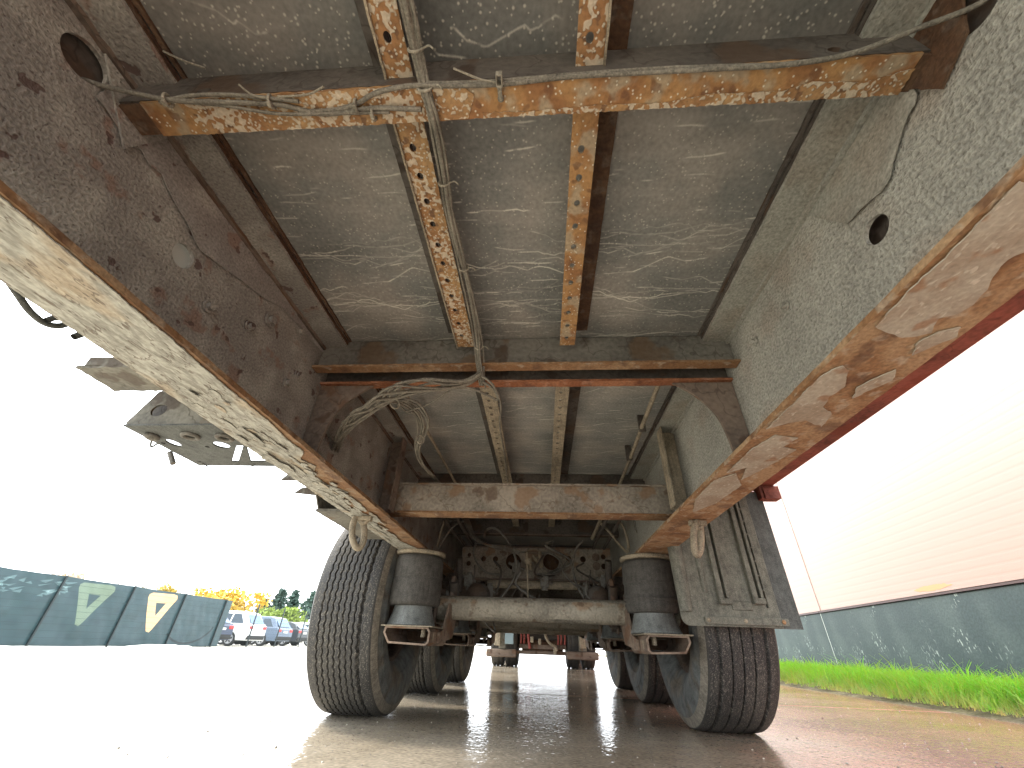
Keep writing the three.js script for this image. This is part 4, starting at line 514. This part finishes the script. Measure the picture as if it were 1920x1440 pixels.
// ---------------------------------------------------------------- the tractor that pulls it, far ahead between the wheels
{
  const t = thing('tractor_unit', 'muddy tractor unit with twin rear tyres seen between the trailer wheels', 'truck', undefined, [0, 0, 9.75]), Q = 9.75;
  const at = (g) => g.translate(0, 0, Q);
  for (const x of [-0.89, -0.61, 0.6, 0.9]) { const w = grp('drive_wheel', t); w.position.set(x, 0.5, 0); mesh('tyre', lathe([[0.27, 0.1], [0.36, 0.125], [0.44, 0.128], [0.485, 0.115], [0.5, 0.1], [0.503, 0.05], [0.492, 0.046], [0.492, 0.034], [0.504, 0.03], [0.504, -0.03], [0.492, -0.034], [0.492, -0.046], [0.503, -0.05], [0.5, -0.1], [0.485, -0.115], [0.44, -0.128], [0.36, -0.125], [0.27, -0.1]].reverse(), 64).rotateZ(-Math.PI / 2), M.rubber, w); mesh('rim', [lathe([[0.28, 0.1], [0.25, 0.05], [0.24, 0], [0.1, -0.02], [0.05, 0.04], [0.001, 0.04]].reverse(), 40).rotateZ(-Math.PI / 2)], M.tan, w); }
  [-0.42, 0.42].map((x) => at(bx(x - 0.04, x + 0.04, 0.62, 0.88, Q - 1.1, Q + 4.5))).forEach((q) => mesh('frame_rail', q, M.dark, t));
  mesh('rear_axle', at(lathe([[0.001, -0.85], [0.07, -0.85], [0.075, -0.3], [0.17, -0.14], [0.19, 0], [0.17, 0.14], [0.075, 0.3], [0.07, 0.85], [0.001, 0.85]].reverse(), 32).rotateZ(Math.PI / 2).translate(0, 0.47, -Q)), M.dark, t);
  mesh('stabiliser_bar', [at(new THREE.CylinderGeometry(0.032, 0.032, 0.98, 16).rotateZ(Math.PI / 2).translate(0, 0.24, -(Q - 0.42))), at(bx(-0.46, 0.46, 0.3, 0.37, Q - 0.44, Q - 0.36))], M.brown, t);
  for (const [a, b] of [[-1.0, -0.53], [0.53, 1.02]]) { mesh('guard_plate', at(rb(a - 0.08, b + 0.04, 0.15, 0.28, Q - 0.62, Q - 0.56, 0.03)), M.brown, t); mesh('guard_bracket', at(rb(a + 0.16, b - 0.18, 0.285, 0.6, Q - 0.6, Q - 0.57, 0.01)), M.outrig, t); }
  [-0.86, 0.76].map((x) => at(rb(x - 0.06, x + 0.06, 0.33, 0.66, Q - 0.75, Q - 0.65, 0.015))).forEach((q) => mesh('suspension_bracket', q, M.tan, t)); mesh('battery_box', at(rb(-0.72, -0.55, 0.36, 0.6, Q - 0.7, Q - 0.64, 0.015)), M.plain(0.2, 0.27, 0.3, 0.6), t);
  const red = M.plain(0.22, 0.04, 0.028, 0.6); [-0.42, -0.36, -0.28, 0.3, 0.36, 0.43].map((x, k) => at(tube([V(x, 0.58, Q - 0.5), V(x + 0.01, 0.48, Q - 0.5), V(x + (k === 2 ? 0.04 : 0), k === 2 ? 0.3 : 0.38, Q - 0.5)], k === 2 ? 0.028 : 0.018))).forEach((q) => mesh('red_spring', q, red, t, { label: 'red painted spring parts around the rear axle' }));
  mesh('hose', at(tube([V(0.05, 0.6, Q - 0.55), V(0.07, 0.5, Q - 0.55), V(0.14, 0.4, Q - 0.55), V(0.25, 0.34, Q - 0.55), V(0.28, 0.28, Q - 0.55)], 0.025)), M.tan, t); [[-0.2, 0.45], [-0.05, 0.42], [0.24, 0.27]].map(([x, y]) => at(rb(x - 0.03, x + 0.03, y - 0.05, y + 0.05, Q - 0.56, Q - 0.5, 0.01))).forEach((q) => mesh('valve', q, M.tan, t));
  [[-0.75, -0.62], [0.52, 0.72]].map(([a, b]) => at(rb(a, b, 0.66, 0.685, Q - 0.73, Q - 0.69, 0.006))).forEach((q) => mesh('tail_lamp', q, M.plain(0.75, 0.35, 0.08, 0.4), t, { label: 'orange lamps' }));
  mesh('cross_beam', at(rb(-0.5, 0.5, 0.3, 0.75, Q - 0.2, Q + 0.3, 0.04)), M.dark, t); mesh('air_tank', at(new THREE.CylinderGeometry(0.11, 0.11, 0.8, 24).rotateZ(Math.PI / 2).translate(0, 0.34, -(Q - 0.3))), M.darkrust, t);
  mesh('fifth_wheel', at(rb(-0.45, 0.45, 0.9, 1.0, Q - 0.4, Q + 0.5, 0.03)), M.dark, t);
  [-1, 1].map((s) => at(rb(s * 0.85 - 0.3, s * 0.85 + 0.3, 0.35, 0.9, Q + 1.0, Q + 2.1, 0.08))).forEach((q) => mesh('fuel_tank', q, M.grey, t));
  const cab = at(rb(-1.2, 1.2, 0.75, 3.6, Q + 2.2, Q + 4.4, 0.12)); mesh('cab', cab, M.plain(0.55, 0.56, 0.56, 0.35), t); mesh('windscreen', at(rb(-1.05, 1.05, 2.0, 3.0, Q + 4.38, Q + 4.412, 0.02)), M.plain(0.02, 0.025, 0.03, 0.1), t);
  for (const x of [-0.98, 0.98]) mesh('front_wheel', at(lathe([[0.05, 0.1], [0.27, 0.12], [0.46, 0.14], [0.5, 0.11], [0.5, -0.11], [0.46, -0.14], [0.27, -0.12], [0.05, -0.1]].reverse(), 40).rotateZ(-Math.PI / 2).translate(x, 0.5, -(Q + 3.7))), M.rubber, t);
}

// ---------------------------------------------------------------- warehouse on the right: corrugated wall over a dark plinth, strip of long grass
const W0 = [4.79, 4.69], W1 = [5.185, 9.5], wd = [W1[0] - W0[0], W1[1] - W0[1]], wl = Math.hypot(...wd), wu = [wd[0] / wl, wd[1] / wl], wn = [-wu[1], wu[0]]; // along the wall, and out of it towards the truck
const wallAt = (s, y, o = 0) => V(W0[0] + wu[0] * s + wn[0] * o, y, W0[1] + wu[1] * s + wn[1] * o);
{
  const b = thing('warehouse', 'pale peach corrugated warehouse wall over a dark grey-green plinth right of the trailer', 'warehouse');
  const frame = (s0) => new THREE.Matrix4().makeBasis(new THREE.Vector3(wu[0], 0, -wu[1]), new THREE.Vector3(0, 1, 0), new THREE.Vector3(wn[0], 0, -wn[1]).negate()).setPosition(wallAt(s0, 0));
  const put = (g, s0 = 0) => g.applyMatrix4(frame(s0));
  const seams = [-7.2, -1.6, 4.1, 9.8, 15.5, 21.2, 26.9], cm = M.plain(0.33, 0.24, 0.206, 0.45, { bumpMap: T.grime.rel, bumpScale: 0.0006 });
  for (let i = 0; i < seams.length - 1; i++) {
    const L = seams[i + 1] - seams[i] - 0.012, pts = []; for (let y = 1.05; y < 7.2; y += 0.096) pts.push([-0.002, y], [-0.0021, y + 0.05], [-0.0026, y + 0.062], [-0.00265, y + 0.074], [-0.0021, y + 0.086]);   // ribs run along the wall
    const pos = []; for (let k = 0; k < pts.length - 1; k++) { const [a, y0] = pts[k], [c, y1] = pts[k + 1]; pos.push(0, y0, -a, L, y0, -a, L, y1, -c, 0, y0, -a, L, y1, -c, 0, y1, -c); }
    const g = new THREE.BufferGeometry(); g.setAttribute('position', new THREE.Float32BufferAttribute(pos, 3)); g.computeVertexNormals(); mesh('cladding_panel', put(g, seams[i] + 0.006), cm, b);
    mesh('seam_trim', put(new THREE.BoxGeometry(0.03, 6.1, 0.014).translate(0, 4.11, 0.0), seams[i]), M.plain(0.33, 0.25, 0.22, 0.5), b);
    mesh('plinth_slab', put(new RoundedBoxGeometry(L, 1.3, 0.16, 1, 0.006).translate(L / 2, 0.36, 0.06), seams[i] + 0.006), M.plinth, b, { du: i * 0.6 });
    mesh('joint_filler', put(new THREE.BoxGeometry(0.016, 1.28, 0.1).translate(0, 0.36, 0.033), seams[i]), M.plain(0.5, 0.55, 0.53, 0.8), b);
    mesh('flashing', put(new THREE.BoxGeometry(L, 0.022, 0.05).translate(L / 2, 1.026, -0.012), seams[i] + 0.006), M.plain(0.07, 0.045, 0.045, 0.5), b);
  }
  mesh('building_core', put(new THREE.BoxGeometry(34, 7.2, 12).translate(9.8, 3.6, 6.2)), M.plain(0.4, 0.3, 0.26, 0.8), b);
  mesh('roof_edge', put(new THREE.BoxGeometry(34.2, 0.25, 12.4).translate(9.8, 7.33, 6.1)), M.plain(0.5, 0.4, 0.36, 0.5), b);
  { const q = seen(1762, 1100, 0, 5); const s = (q[2] - W0[1]) / wu[1]; const pts = []; for (let k = 0; k < 18; k++) { const t = k / 18 * Math.PI * 2; pts.push([s + 0.3 * Math.cos(t) * (1 + 0.4 * noise(k * 0.7, 3.1, 997)), 1.105 + 0.03 * Math.sin(t)]); } mesh('rust_stain', put(flat(jagged(pts, 0.02, 0.01, 30), 0.0008).translate(0, 0, 0.0005)), M.plain(0.46, 0.25, 0.13, 0.7), b); }
  const soil = new THREE.PlaneGeometry(1, 1, 8, 60).rotateX(-Math.PI / 2), p = soil.attributes.position; const edgeX = (Z) => 3.17 + 0.1 * noise(Z * 0.8, 4.4, 997) + 0.05 * noise(Z * 3, 9.4, 997) + 0.035 * (6 - Z) * 0.6;
  for (let i = 0; i < p.count; i++) { const a = p.getX(i) + 0.5, Z = -3 + (0.5 - p.getZ(i)) * 32; const X = a < 0.01 ? 3.2 : edgeX(Z) + a * (wallAt((Z - W0[1]) / wu[1], 0).x - edgeX(Z) + 0.05); p.setXYZ(i, X, (a < 0.01 ? -0.014 : 0.004) + 0.06 * Math.sin(Math.min(1, a * 2.5) * 1.57) + 0.02 * noise(X * 3, Z * 3, 997), -Z); }
  soil.computeVertexNormals(); mesh('verge', soil, M.soil, scene, { kind: 'structure' });
  // grass: tufts of bent blades
  const blade = (h, w, bend, rot) => { const g = new THREE.PlaneGeometry(w, h, 1, 3).translate(0, h / 2, 0), q = g.attributes.position; for (let i = 0; i < q.count; i++) { const t = q.getY(i) / h; q.setX(i, q.getX(i) * (1 - 0.85 * t)); q.setZ(i, bend * t * t); q.setY(i, q.getY(i) - Math.abs(bend) * 0.45 * t * t); } return g.rotateY(rot); };
  const kinds = []; for (let k = 0; k < 3; k++) { const gs = []; for (let i = 0; i < 9; i++) gs.push(blade(rr(0.07, 0.2), rr(0.005, 0.011), rr(0.03, 0.17), rr(0, 6.28)).translate(rr(-0.04, 0.04), 0, rr(-0.04, 0.04))); kinds.push(mergeGeometries(gs.map(clean))); }
  const gm = new THREE.MeshPhysicalMaterial({ color: 0xffffff, roughness: 0.8, transmission: 0.35, thickness: 0, side: THREE.DoubleSide }), N = 5200, grass = new THREE.Group(); grass.name = 'grass'; grass.userData = { label: 'bright green unmown grass between the concrete and the warehouse plinth', category: 'grass', kind: 'stuff' }; scene.add(grass);
  const d = new THREE.Object3D(), c = new THREE.Color();
  kinds.forEach((g) => { const im = new THREE.InstancedMesh(g, gm, N); im.name = 'tuft'; im.castShadow = im.receiveShadow = true; let n = 0;
    while (n < N) { const Z = 2.2 + Math.pow(rnd(), 1.5) * 16, a = Math.pow(rnd(), 0.8), X = edgeX(Z) + a * (wallAt((Z - W0[1]) / wu[1], 0).x - edgeX(Z) - 0.03), lo = sm(0, 0.28, a + 0.1 * noise(X * 4, Z * 4, 997)), s = (0.4 + 0.75 * lo) * rr(0.7, 1.25) * (rnd() < 0.03 ? 1.5 : 1); d.position.set(X, 0.03 + 0.04 * lo, -Z); d.rotation.set(rr(-0.2, 0.2), rr(0, 6.28), rr(-0.2, 0.2)); d.scale.set(s, s, s); d.updateMatrix(); im.setMatrixAt(n, d.matrix);
      const dry = Math.max(0, 1 - lo) * (rnd() < 0.75 ? 1 : 0.3), y = rnd(); c.setRGB(0.25 + 0.26 * y + 0.2 * dry, 0.56 + 0.28 * rnd() - 0.08 * dry, 0.03 + 0.03 * rnd() + 0.15 * dry); im.setColorAt(n, c); n++; }
    grass.add(im); });
}

// ---------------------------------------------------------------- mesh fence with printed tarpaulin on the left
const FX = -16, FY = fall(-16);
const bays = [5.6, 8.35, 11.1, 13.8, 16.53, 19.23, 22.0, 24.8, 27.5, 30.3, 33.1, 35.9];
{
  const f = thing('mesh_fence', 'dark steel mesh fence with thin posts along the left of the yard', 'fence', undefined, [FX, FY, 20]), loc = (g) => g.translate(-FX, -FY, 20), dm = M.plain(0.02, 0.03, 0.032, 0.6);
  for (const Z of bays) mesh('post', loc(rb(FX - 0.03, FX + 0.03, FY, FY + 2.02, Z - 0.025, Z + 0.025, 0.006)), dm, f);
  for (let i = 0; i < bays.length - 1; i++) { const gs = []; for (let k = 0; k <= 10; k++) gs.push(bx(FX + 0.032, FX + 0.038, FY + 0.06 + k * 0.19, FY + 0.066 + k * 0.19, bays[i], bays[i + 1])); for (let z = bays[i] + 0.05; z < bays[i + 1]; z += 0.05) gs.push(bx(FX + 0.0385, FX + 0.0415, FY + 0.03, FY + 1.99, z - 0.0015, z + 0.0015)); const pm = mesh('wire_panel', gs.map(loc), dm, f); pm.userData.kind = 'stuff'; }
  // tarpaulin
  const Z0 = 3.5, Z1 = 22.55, W = 2048, H = 256, cv = document.createElement('canvas'); cv.width = W; cv.height = H; const x = cv.getContext('2d');
  const pz = (z) => (z - Z0) / (Z1 - Z0) * W, py = (y) => H - (y - FY) / 2.0 * H;
  x.fillStyle = '#31494f'; x.fillRect(0, 0, W, H);
  for (let k = 0; k < 900; k++) { x.fillStyle = `rgba(${rnd() < 0.5 ? '20,36,40' : '74,110,112'},${rr(0.03, 0.09)})`; const w = rr(4, 60); x.fillRect(rr(0, W), rr(0, H), w, rr(2, 30)); }
  x.strokeStyle = 'rgba(18,30,33,0.75)'; x.lineWidth = 9; x.beginPath(); x.ellipse(pz(20.3), py(1.0), pz(21.9) - pz(20.3), H * 0.52, 0, 0.35, 2.4); x.stroke();
  const emblem = (list, hole, off, style) => { const path = (l) => l.forEach(([u, v], i) => { const q = seen(u, v, 0, FX + 0.05); x[i ? 'lineTo' : 'moveTo'](pz(q[2] + off), py(q[1])); }); x.fillStyle = style; x.strokeStyle = style; x.lineJoin = 'round'; x.beginPath(); path(list); x.closePath(); path([...hole].reverse()); x.closePath(); x.fill('evenodd'); };
  const crop = (l) => l.map(([u, v]) => [u / 3, 960 + v / 3]);
  const eo = crop([[858, 462], [880, 452], [990, 462], [1010, 470], [1010, 490], [868, 660], [848, 680], [832, 672], [834, 650], [850, 480]]), eh = crop([[896, 510], [952, 514], [888, 585]]);
  emblem(eo, eh, 0, '#efc28c'); 
  emblem(crop([[470, 405], [495, 395], [640, 410], [664, 420], [662, 445], [480, 625], [455, 645], [436, 635], [440, 610], [462, 425]]), crop([[520, 460], [585, 470], [505, 545]]), 0, 'rgba(150,165,130,0.6)');
  x.fillStyle = 'rgba(190,220,220,0.28)'; for (let k = 0; k < 40; k++) { const u = rr(pz(11), pz(14)), v = rr(py(1.7), py(1.2)); x.beginPath(); x.moveTo(u, v); x.lineTo(u + rr(10, 50), v - rr(2, 14)); x.lineTo(u + rr(5, 30), v + rr(2, 10)); x.fill(); }
  const tx = new THREE.CanvasTexture(cv); tx.colorSpace = THREE.SRGBColorSpace; tx.anisotropy = 8;
  const tarp = thing('tarpaulin', 'dark blue-grey printed tarpaulin with pale triangle emblems tied to the mesh fence', 'tarpaulin', undefined, [FX, FY, 13]);
  const sheet = (() => { const g = new THREE.PlaneGeometry(Z1 - Z0, 1.97, 260, 26), q = g.attributes.position; for (let i = 0; i < q.count; i++) { const z = q.getX(i) + (Z0 + Z1) / 2, y = q.getY(i) + 0.985; let dmin = 9; for (const b of bays) dmin = Math.min(dmin, Math.abs(z - b)); const sag = Math.min(1, dmin / 1.1); q.setXYZ(i, FX - 0.045 - 0.05 * sag * (0.6 + noise(z * 0.9, y * 1.3, 997)) - 0.02 * noise(z * 3, y * 2 + z, 997), FY + 0.03 + y - 0.012 * sag + 0.012 * noise(z * 2, 0.3, 997) * (y > 1.9 ? 1 : 0), -z); } g.computeVertexNormals(); return g.translate(-FX, -FY, 13); })();
  const sm_ = mesh('sheet', sheet, new THREE.MeshStandardMaterial({ map: tx, roughness: 0.38, side: THREE.DoubleSide }), tarp, { keepUV: true });
  // low heaps of pale grit blown against the foot of the tarpaulin
  for (const [z, l, h] of [[18.6, 1.6, 0.1], [12.5, 1.4, 0.05], [9, 1.8, 0.06]]) { const g = new THREE.SphereGeometry(1, 40, 16, 0, 6.2832, 0, 1.5708), q = g.attributes.position; for (let i = 0; i < q.count; i++) { const k = 1 + 0.4 * noise(q.getX(i) * 3 + z, q.getZ(i) * 3, 997); q.setXYZ(i, FX + 0.35 + q.getX(i) * 0.35 * k, FY - 0.005 + q.getY(i) * h * k, -z + q.getZ(i) * l * k); } g.computeVertexNormals(); const m = mesh('grit_heap', g, M.plain(0.6, 0.57, 0.5, 0.95), scene, { kind: 'stuff', category: 'grit heap', label: z > 15 ? 'low heap of pale grit below the emblem on the tarpaulin' : z > 10 ? 'thin drift of pale grit at the foot of the tarpaulin, second from the left edge' : 'thin drift of pale grit at the foot of the tarpaulin, at the left edge of the picture' }); }
}

// ---------------------------------------------------------------- parked cars behind the fence, tails towards the yard
function car(label, at, turn, tall, len, col, lift = 0) {
  const c = thing('parked_car', label, 'car', 'cars parked behind the mesh fence', at); c.rotation.y = turn;
  const y1 = 0.98 + lift, y2 = tall, h = len / 2, body = M.plain(...col, 0.28, { metalness: 0.1 }), glass = M.plain(0.035, 0.055, 0.075, 0.08), blk = M.plain(0.02, 0.02, 0.02, 0.7);
  const ex = (pts, w, bev = 0.05) => { const s = new THREE.Shape(pts.map((p) => new THREE.Vector2(...p))); return new THREE.ExtrudeGeometry(s, { depth: w - 2 * bev, bevelEnabled: true, bevelSize: bev, bevelThickness: bev, bevelSegments: 3 }).translate(0, 0, -(w - 2 * bev) / 2); };
  const arch = (x) => [0, 1, 2, 3, 4, 5, 6].map((k) => [x - 0.38 * Math.cos(k / 6 * Math.PI), 0.33 + 0.36 * Math.sin(k / 6 * Math.PI)]);
  mesh('body', ex([[-h + 0.05, 0.33], ...arch(-h + 0.9), ...arch(h - 0.95), [h - 0.1, 0.33], [h - 0.02, 0.55], [h - 0.04, y1 - 0.1], [h - 0.12, y1], [-h + 1.3, y1 + 0.02], [-h + 0.35, y1 - 0.14], [-h + 0.02, y1 - 0.35]], 1.82), body, c);
  const roof = ex([[-h + 1.25, y1 - 0.02], [-h + 2.0, y2 - 0.1], [-h + 2.5, y2 - 0.05], [h - 0.9, y2 - 0.06], [h - 0.55, y2 - 0.14], [h - 0.13, y1 - 0.02]], 1.7, 0.05), q = roof.attributes.position; for (let i = 0; i < q.count; i++) q.setZ(i, q.getZ(i) * (1 - 0.28 * Math.max(0, q.getY(i) - y1))); roof.computeVertexNormals(); mesh('cabin', roof, body, c);
  const sideG = (x0, x1, x2, x3) => [-1, 1].map((s) => { const z = (y) => s * (0.853 * (1 - 0.28 * Math.max(0, y - y1)) + 0.004), a = [x0, y1 + 0.03, z(y1 + 0.03)], b = [x1, y1 + 0.03, z(y1 + 0.03)], cc = [x2, y2 - 0.15, z(y2 - 0.15)], d = [x3, y2 - 0.15, z(y2 - 0.15)], g = new THREE.BufferGeometry(); g.setAttribute('position', new THREE.Float32BufferAttribute(s > 0 ? [...a, ...b, ...cc, ...a, ...cc, ...d] : [...a, ...cc, ...b, ...a, ...d, ...cc], 3)); g.computeVertexNormals(); return g; });
  mesh('side_window', sideG(-h + 1.55, -h + 2.45, -h + 2.45, -h + 2.08), glass, c); mesh('side_window', sideG(-h + 2.53, h - 1.3, h - 1.3, -h + 2.53), glass, c); mesh('side_window', sideG(h - 1.22, h - 0.42, h - 0.8, h - 1.22), glass, c);
  { const z0 = 0.7, z1 = 0.58, g = new THREE.BufferGeometry(), xa = h - 0.145, xb = h - 0.5; const a = [xa + 0.06, y1 + 0.08, -z0], b = [xa + 0.06, y1 + 0.08, z0], cc = [xb + 0.03, y2 - 0.16, z1], d = [xb + 0.03, y2 - 0.16, -z1]; g.setAttribute('position', new THREE.Float32BufferAttribute([...a, ...cc, ...b, ...a, ...d, ...cc], 3)); g.computeVertexNormals(); mesh('rear_window', g, M.plain(0.03, 0.11, 0.24, 0.08), c); }
  for (const s of [-1, 1]) mesh('tail_lamp', new RoundedBoxGeometry(0.1, 0.16, 0.36, 2, 0.03).translate(h - 0.02, y1 - 0.13, s * 0.68), M.plain(0.55, 0.02, 0.02, 0.25), c);
  mesh('bumper', new RoundedBoxGeometry(0.12, 0.2, 1.7, 2, 0.04).translate(h - 0.01, 0.43, 0), blk, c); mesh('number_plate', new RoundedBoxGeometry(0.02, 0.11, 0.5, 1, 0.005).translate(h + 0.035, 0.78, 0), M.plain(0.7, 0.7, 0.66, 0.5), c);
  for (const x of [-h + 0.9, h - 0.95]) for (const s of [-1, 1]) { const w = grp('wheel', c); w.position.set(x, 0.34, s * 0.8); mesh('tyre', new THREE.CylinderGeometry(0.34, 0.34, 0.22, 32).rotateX(Math.PI / 2), blk, w); mesh('rim', [new THREE.CylinderGeometry(0.23, 0.23, 0.012, 28).rotateX(Math.PI / 2).translate(0, 0, s * 0.112)], M.plain(0.5, 0.51, 0.53, 0.35, { metalness: 0.6 }), w); mesh('spoke_gap', [0, 1, 2, 3, 4].map((k) => new THREE.BoxGeometry(0.07, 0.13, 0.004).translate(0, 0.13, s * 0.12).rotateZ(k * 1.2566)), blk, w); }
  return c;
}
const CX = -18.75;
car('dark blue car half hidden behind the right end of the tarpaulin', [CX + 0.1, FY, 23.1], 0, 1.46, 4.3, [0.03, 0.045, 0.085]);
car('white estate car with red tail lamps, behind the first bare fence bay', [CX - 0.25, FY, 26.2], 0.04, 1.72, 4.8, [0.75, 0.76, 0.76], 0.06);
car('grey-blue car parked right of the white estate car', [CX - 0.1, FY, 29.4], 0, 1.62, 4.4, [0.13, 0.17, 0.23]);
car('small dark car partly hidden by the grey-blue car', [CX - 0.3, FY, 32.6], 0, 1.45, 4.1, [0.05, 0.055, 0.065]);
car('silver-white car farthest right, beside the trailer tyre', [CX - 0.4, FY, 36], 0, 1.55, 4.5, [0.62, 0.64, 0.64]);

// ---------------------------------------------------------------- trees beyond the car park
function leafCloud(n, place, size) { const pos = [], nor = []; for (let i = 0; i < n; i++) { const p = place(i), s = size * rr(0.6, 1.4), a = new THREE.Vector3(rr(-1, 1), rr(-1, 1), rr(-1, 1)).normalize(), b = new THREE.Vector3(rr(-1, 1), rr(-1, 1), rr(-1, 1)).cross(a).normalize(), q = [p.clone().addScaledVector(a, s), p.clone().addScaledVector(b, s * 0.6), p.clone().addScaledVector(a, -s), p.clone().addScaledVector(b, -s * 0.6)], m = a.clone().cross(b); for (const k of [0, 1, 2, 0, 2, 3]) { pos.push(q[k].x, q[k].y, q[k].z); nor.push(m.x, m.y, m.z); } } const g = new THREE.BufferGeometry(); g.setAttribute('position', new THREE.Float32BufferAttribute(pos, 3)); g.setAttribute('normal', new THREE.Float32BufferAttribute(nor, 3)); return g; }
const leafMat = (r, g, b) => new THREE.MeshStandardMaterial({ color: new THREE.Color().setRGB(r, g, b), roughness: 0.8, side: THREE.DoubleSide });
function limbs(h, n, r) { const gs = [new THREE.CylinderGeometry(r * 0.35, r, h * 0.75, 8).translate(0, h * 0.375, 0)]; for (let k = 0; k < n; k++) { const t = k / n * 6.283 + rr(-0.3, 0.3), y = h * rr(0.3, 0.6), L = h * rr(0.25, 0.4); gs.push(new THREE.CylinderGeometry(r * 0.12, r * 0.35, L, 6).translate(0, L / 2, 0).rotateZ(0.8).rotateY(t).translate(0, y, 0)); } return gs; }
function tree(name, label, u, v, Z, spread, col, group) { // round-crowned: u, v = sighted top of the crown
  const r = ray(u, v), k = Z / r[2], X = r[0] * k, top = r[1] * k + EYE - FY, t = thing(name, label, 'tree', group, [X, FY, Z]);
  mesh('trunk', limbs(top, 6, top * 0.035), M.bark, t); const cl = []; for (let i = 0; i < 16; i++) { const a = rr(0, 6.283), q = Math.sqrt(rnd()) * spread * 0.75; cl.push(new THREE.Vector3(Math.cos(a) * q, top * rr(0.42, 0.86), Math.sin(a) * q)); } cl.push(new THREE.Vector3(0, top * 0.88, 0));
  mesh('crown', leafCloud(2600, (i) => { const c = cl[i % cl.length], d = new THREE.Vector3(rr(-1, 1), rr(-1, 1), rr(-1, 1)).normalize().multiplyScalar(Math.pow(rnd(), 0.4) * spread * 0.36); d.y *= 0.75; return c.clone().add(d); }, spread * 0.055), leafMat(...col), t);
}
function conifer(label, u, v, Z, spread, col) {
  const r = ray(u, v), k = Z / r[2], X = r[0] * k, top = r[1] * k + EYE - FY, t = thing('conifer_tree', label, 'tree', 'dark conifers beyond the car park', [X, FY, Z]);
  mesh('trunk', new THREE.CylinderGeometry(0.03, 0.18, top, 8).translate(0, top / 2, 0), M.bark, t);
  mesh('crown', leafCloud(1500, () => { const y = Math.pow(rnd(), 0.8), tier = Math.floor(y * 8 + rr(-0.12, 0.12)) / 8, a = Math.floor(rr(0, 6)) / 6 * 6.283 + tier * 9 + rr(-0.3, 0.3), q = Math.sqrt(rnd()) * spread * (1.08 - y * 0.85) * (0.75 + 0.9 * noise(tier * 20 + top, a * 1.3, 997)) ; return new THREE.Vector3(Math.cos(a) * q, top * (0.12 + 0.88 * y) - q * 0.2 + rr(-0.2, 0.2), Math.sin(a) * q); }, spread * 0.085), leafMat(...col), t);
}
tree('yellow_tree', 'broad golden-yellow autumn tree above the white estate car', 432, 1110, 52, 4.6, [0.5, 0.33, 0.05]);
tree('yellow_tree', 'golden tree top showing over the tarpaulin right of the bright emblem', 322, 1092, 58, 2.6, [0.42, 0.31, 0.06]);
tree('green_tree', 'pale grey-green tree top above the right end of the tarpaulin', 374, 1098, 62, 3.0, [0.3, 0.31, 0.17]);
tree('green_tree', 'yellow-green bushy tree in front of the conifers', 545, 1144, 46, 2.8, [0.2, 0.27, 0.04]);
tree('bare_tree', 'faint brownish tree top over the left emblem on the tarpaulin', 140, 1070, 62, 3.6, [0.4, 0.33, 0.24]); tree('bare_tree', 'small faint tree top above the fence post left of the bright emblem', 233, 1084, 66, 1.6, [0.34, 0.29, 0.22]); tree('bare_tree', 'small faint tree top between the fence post and the bright emblem', 275, 1094, 66, 2.0, [0.36, 0.33, 0.24]);
conifer('slim dark conifer at the left of its group', 497, 1124, 62, 2.3, [0.05, 0.085, 0.07]); conifer('tall dark conifer in the middle of its group', 530, 1106, 60, 2.8, [0.045, 0.08, 0.065]); conifer('tall dark conifer close to the trailer tyre', 556, 1108, 64, 2.8, [0.05, 0.09, 0.07]); conifer('dark conifer mostly behind the trailer tyre', 590, 1110, 62, 2.8, [0.05, 0.09, 0.07]);

renderer.render(scene, camera);
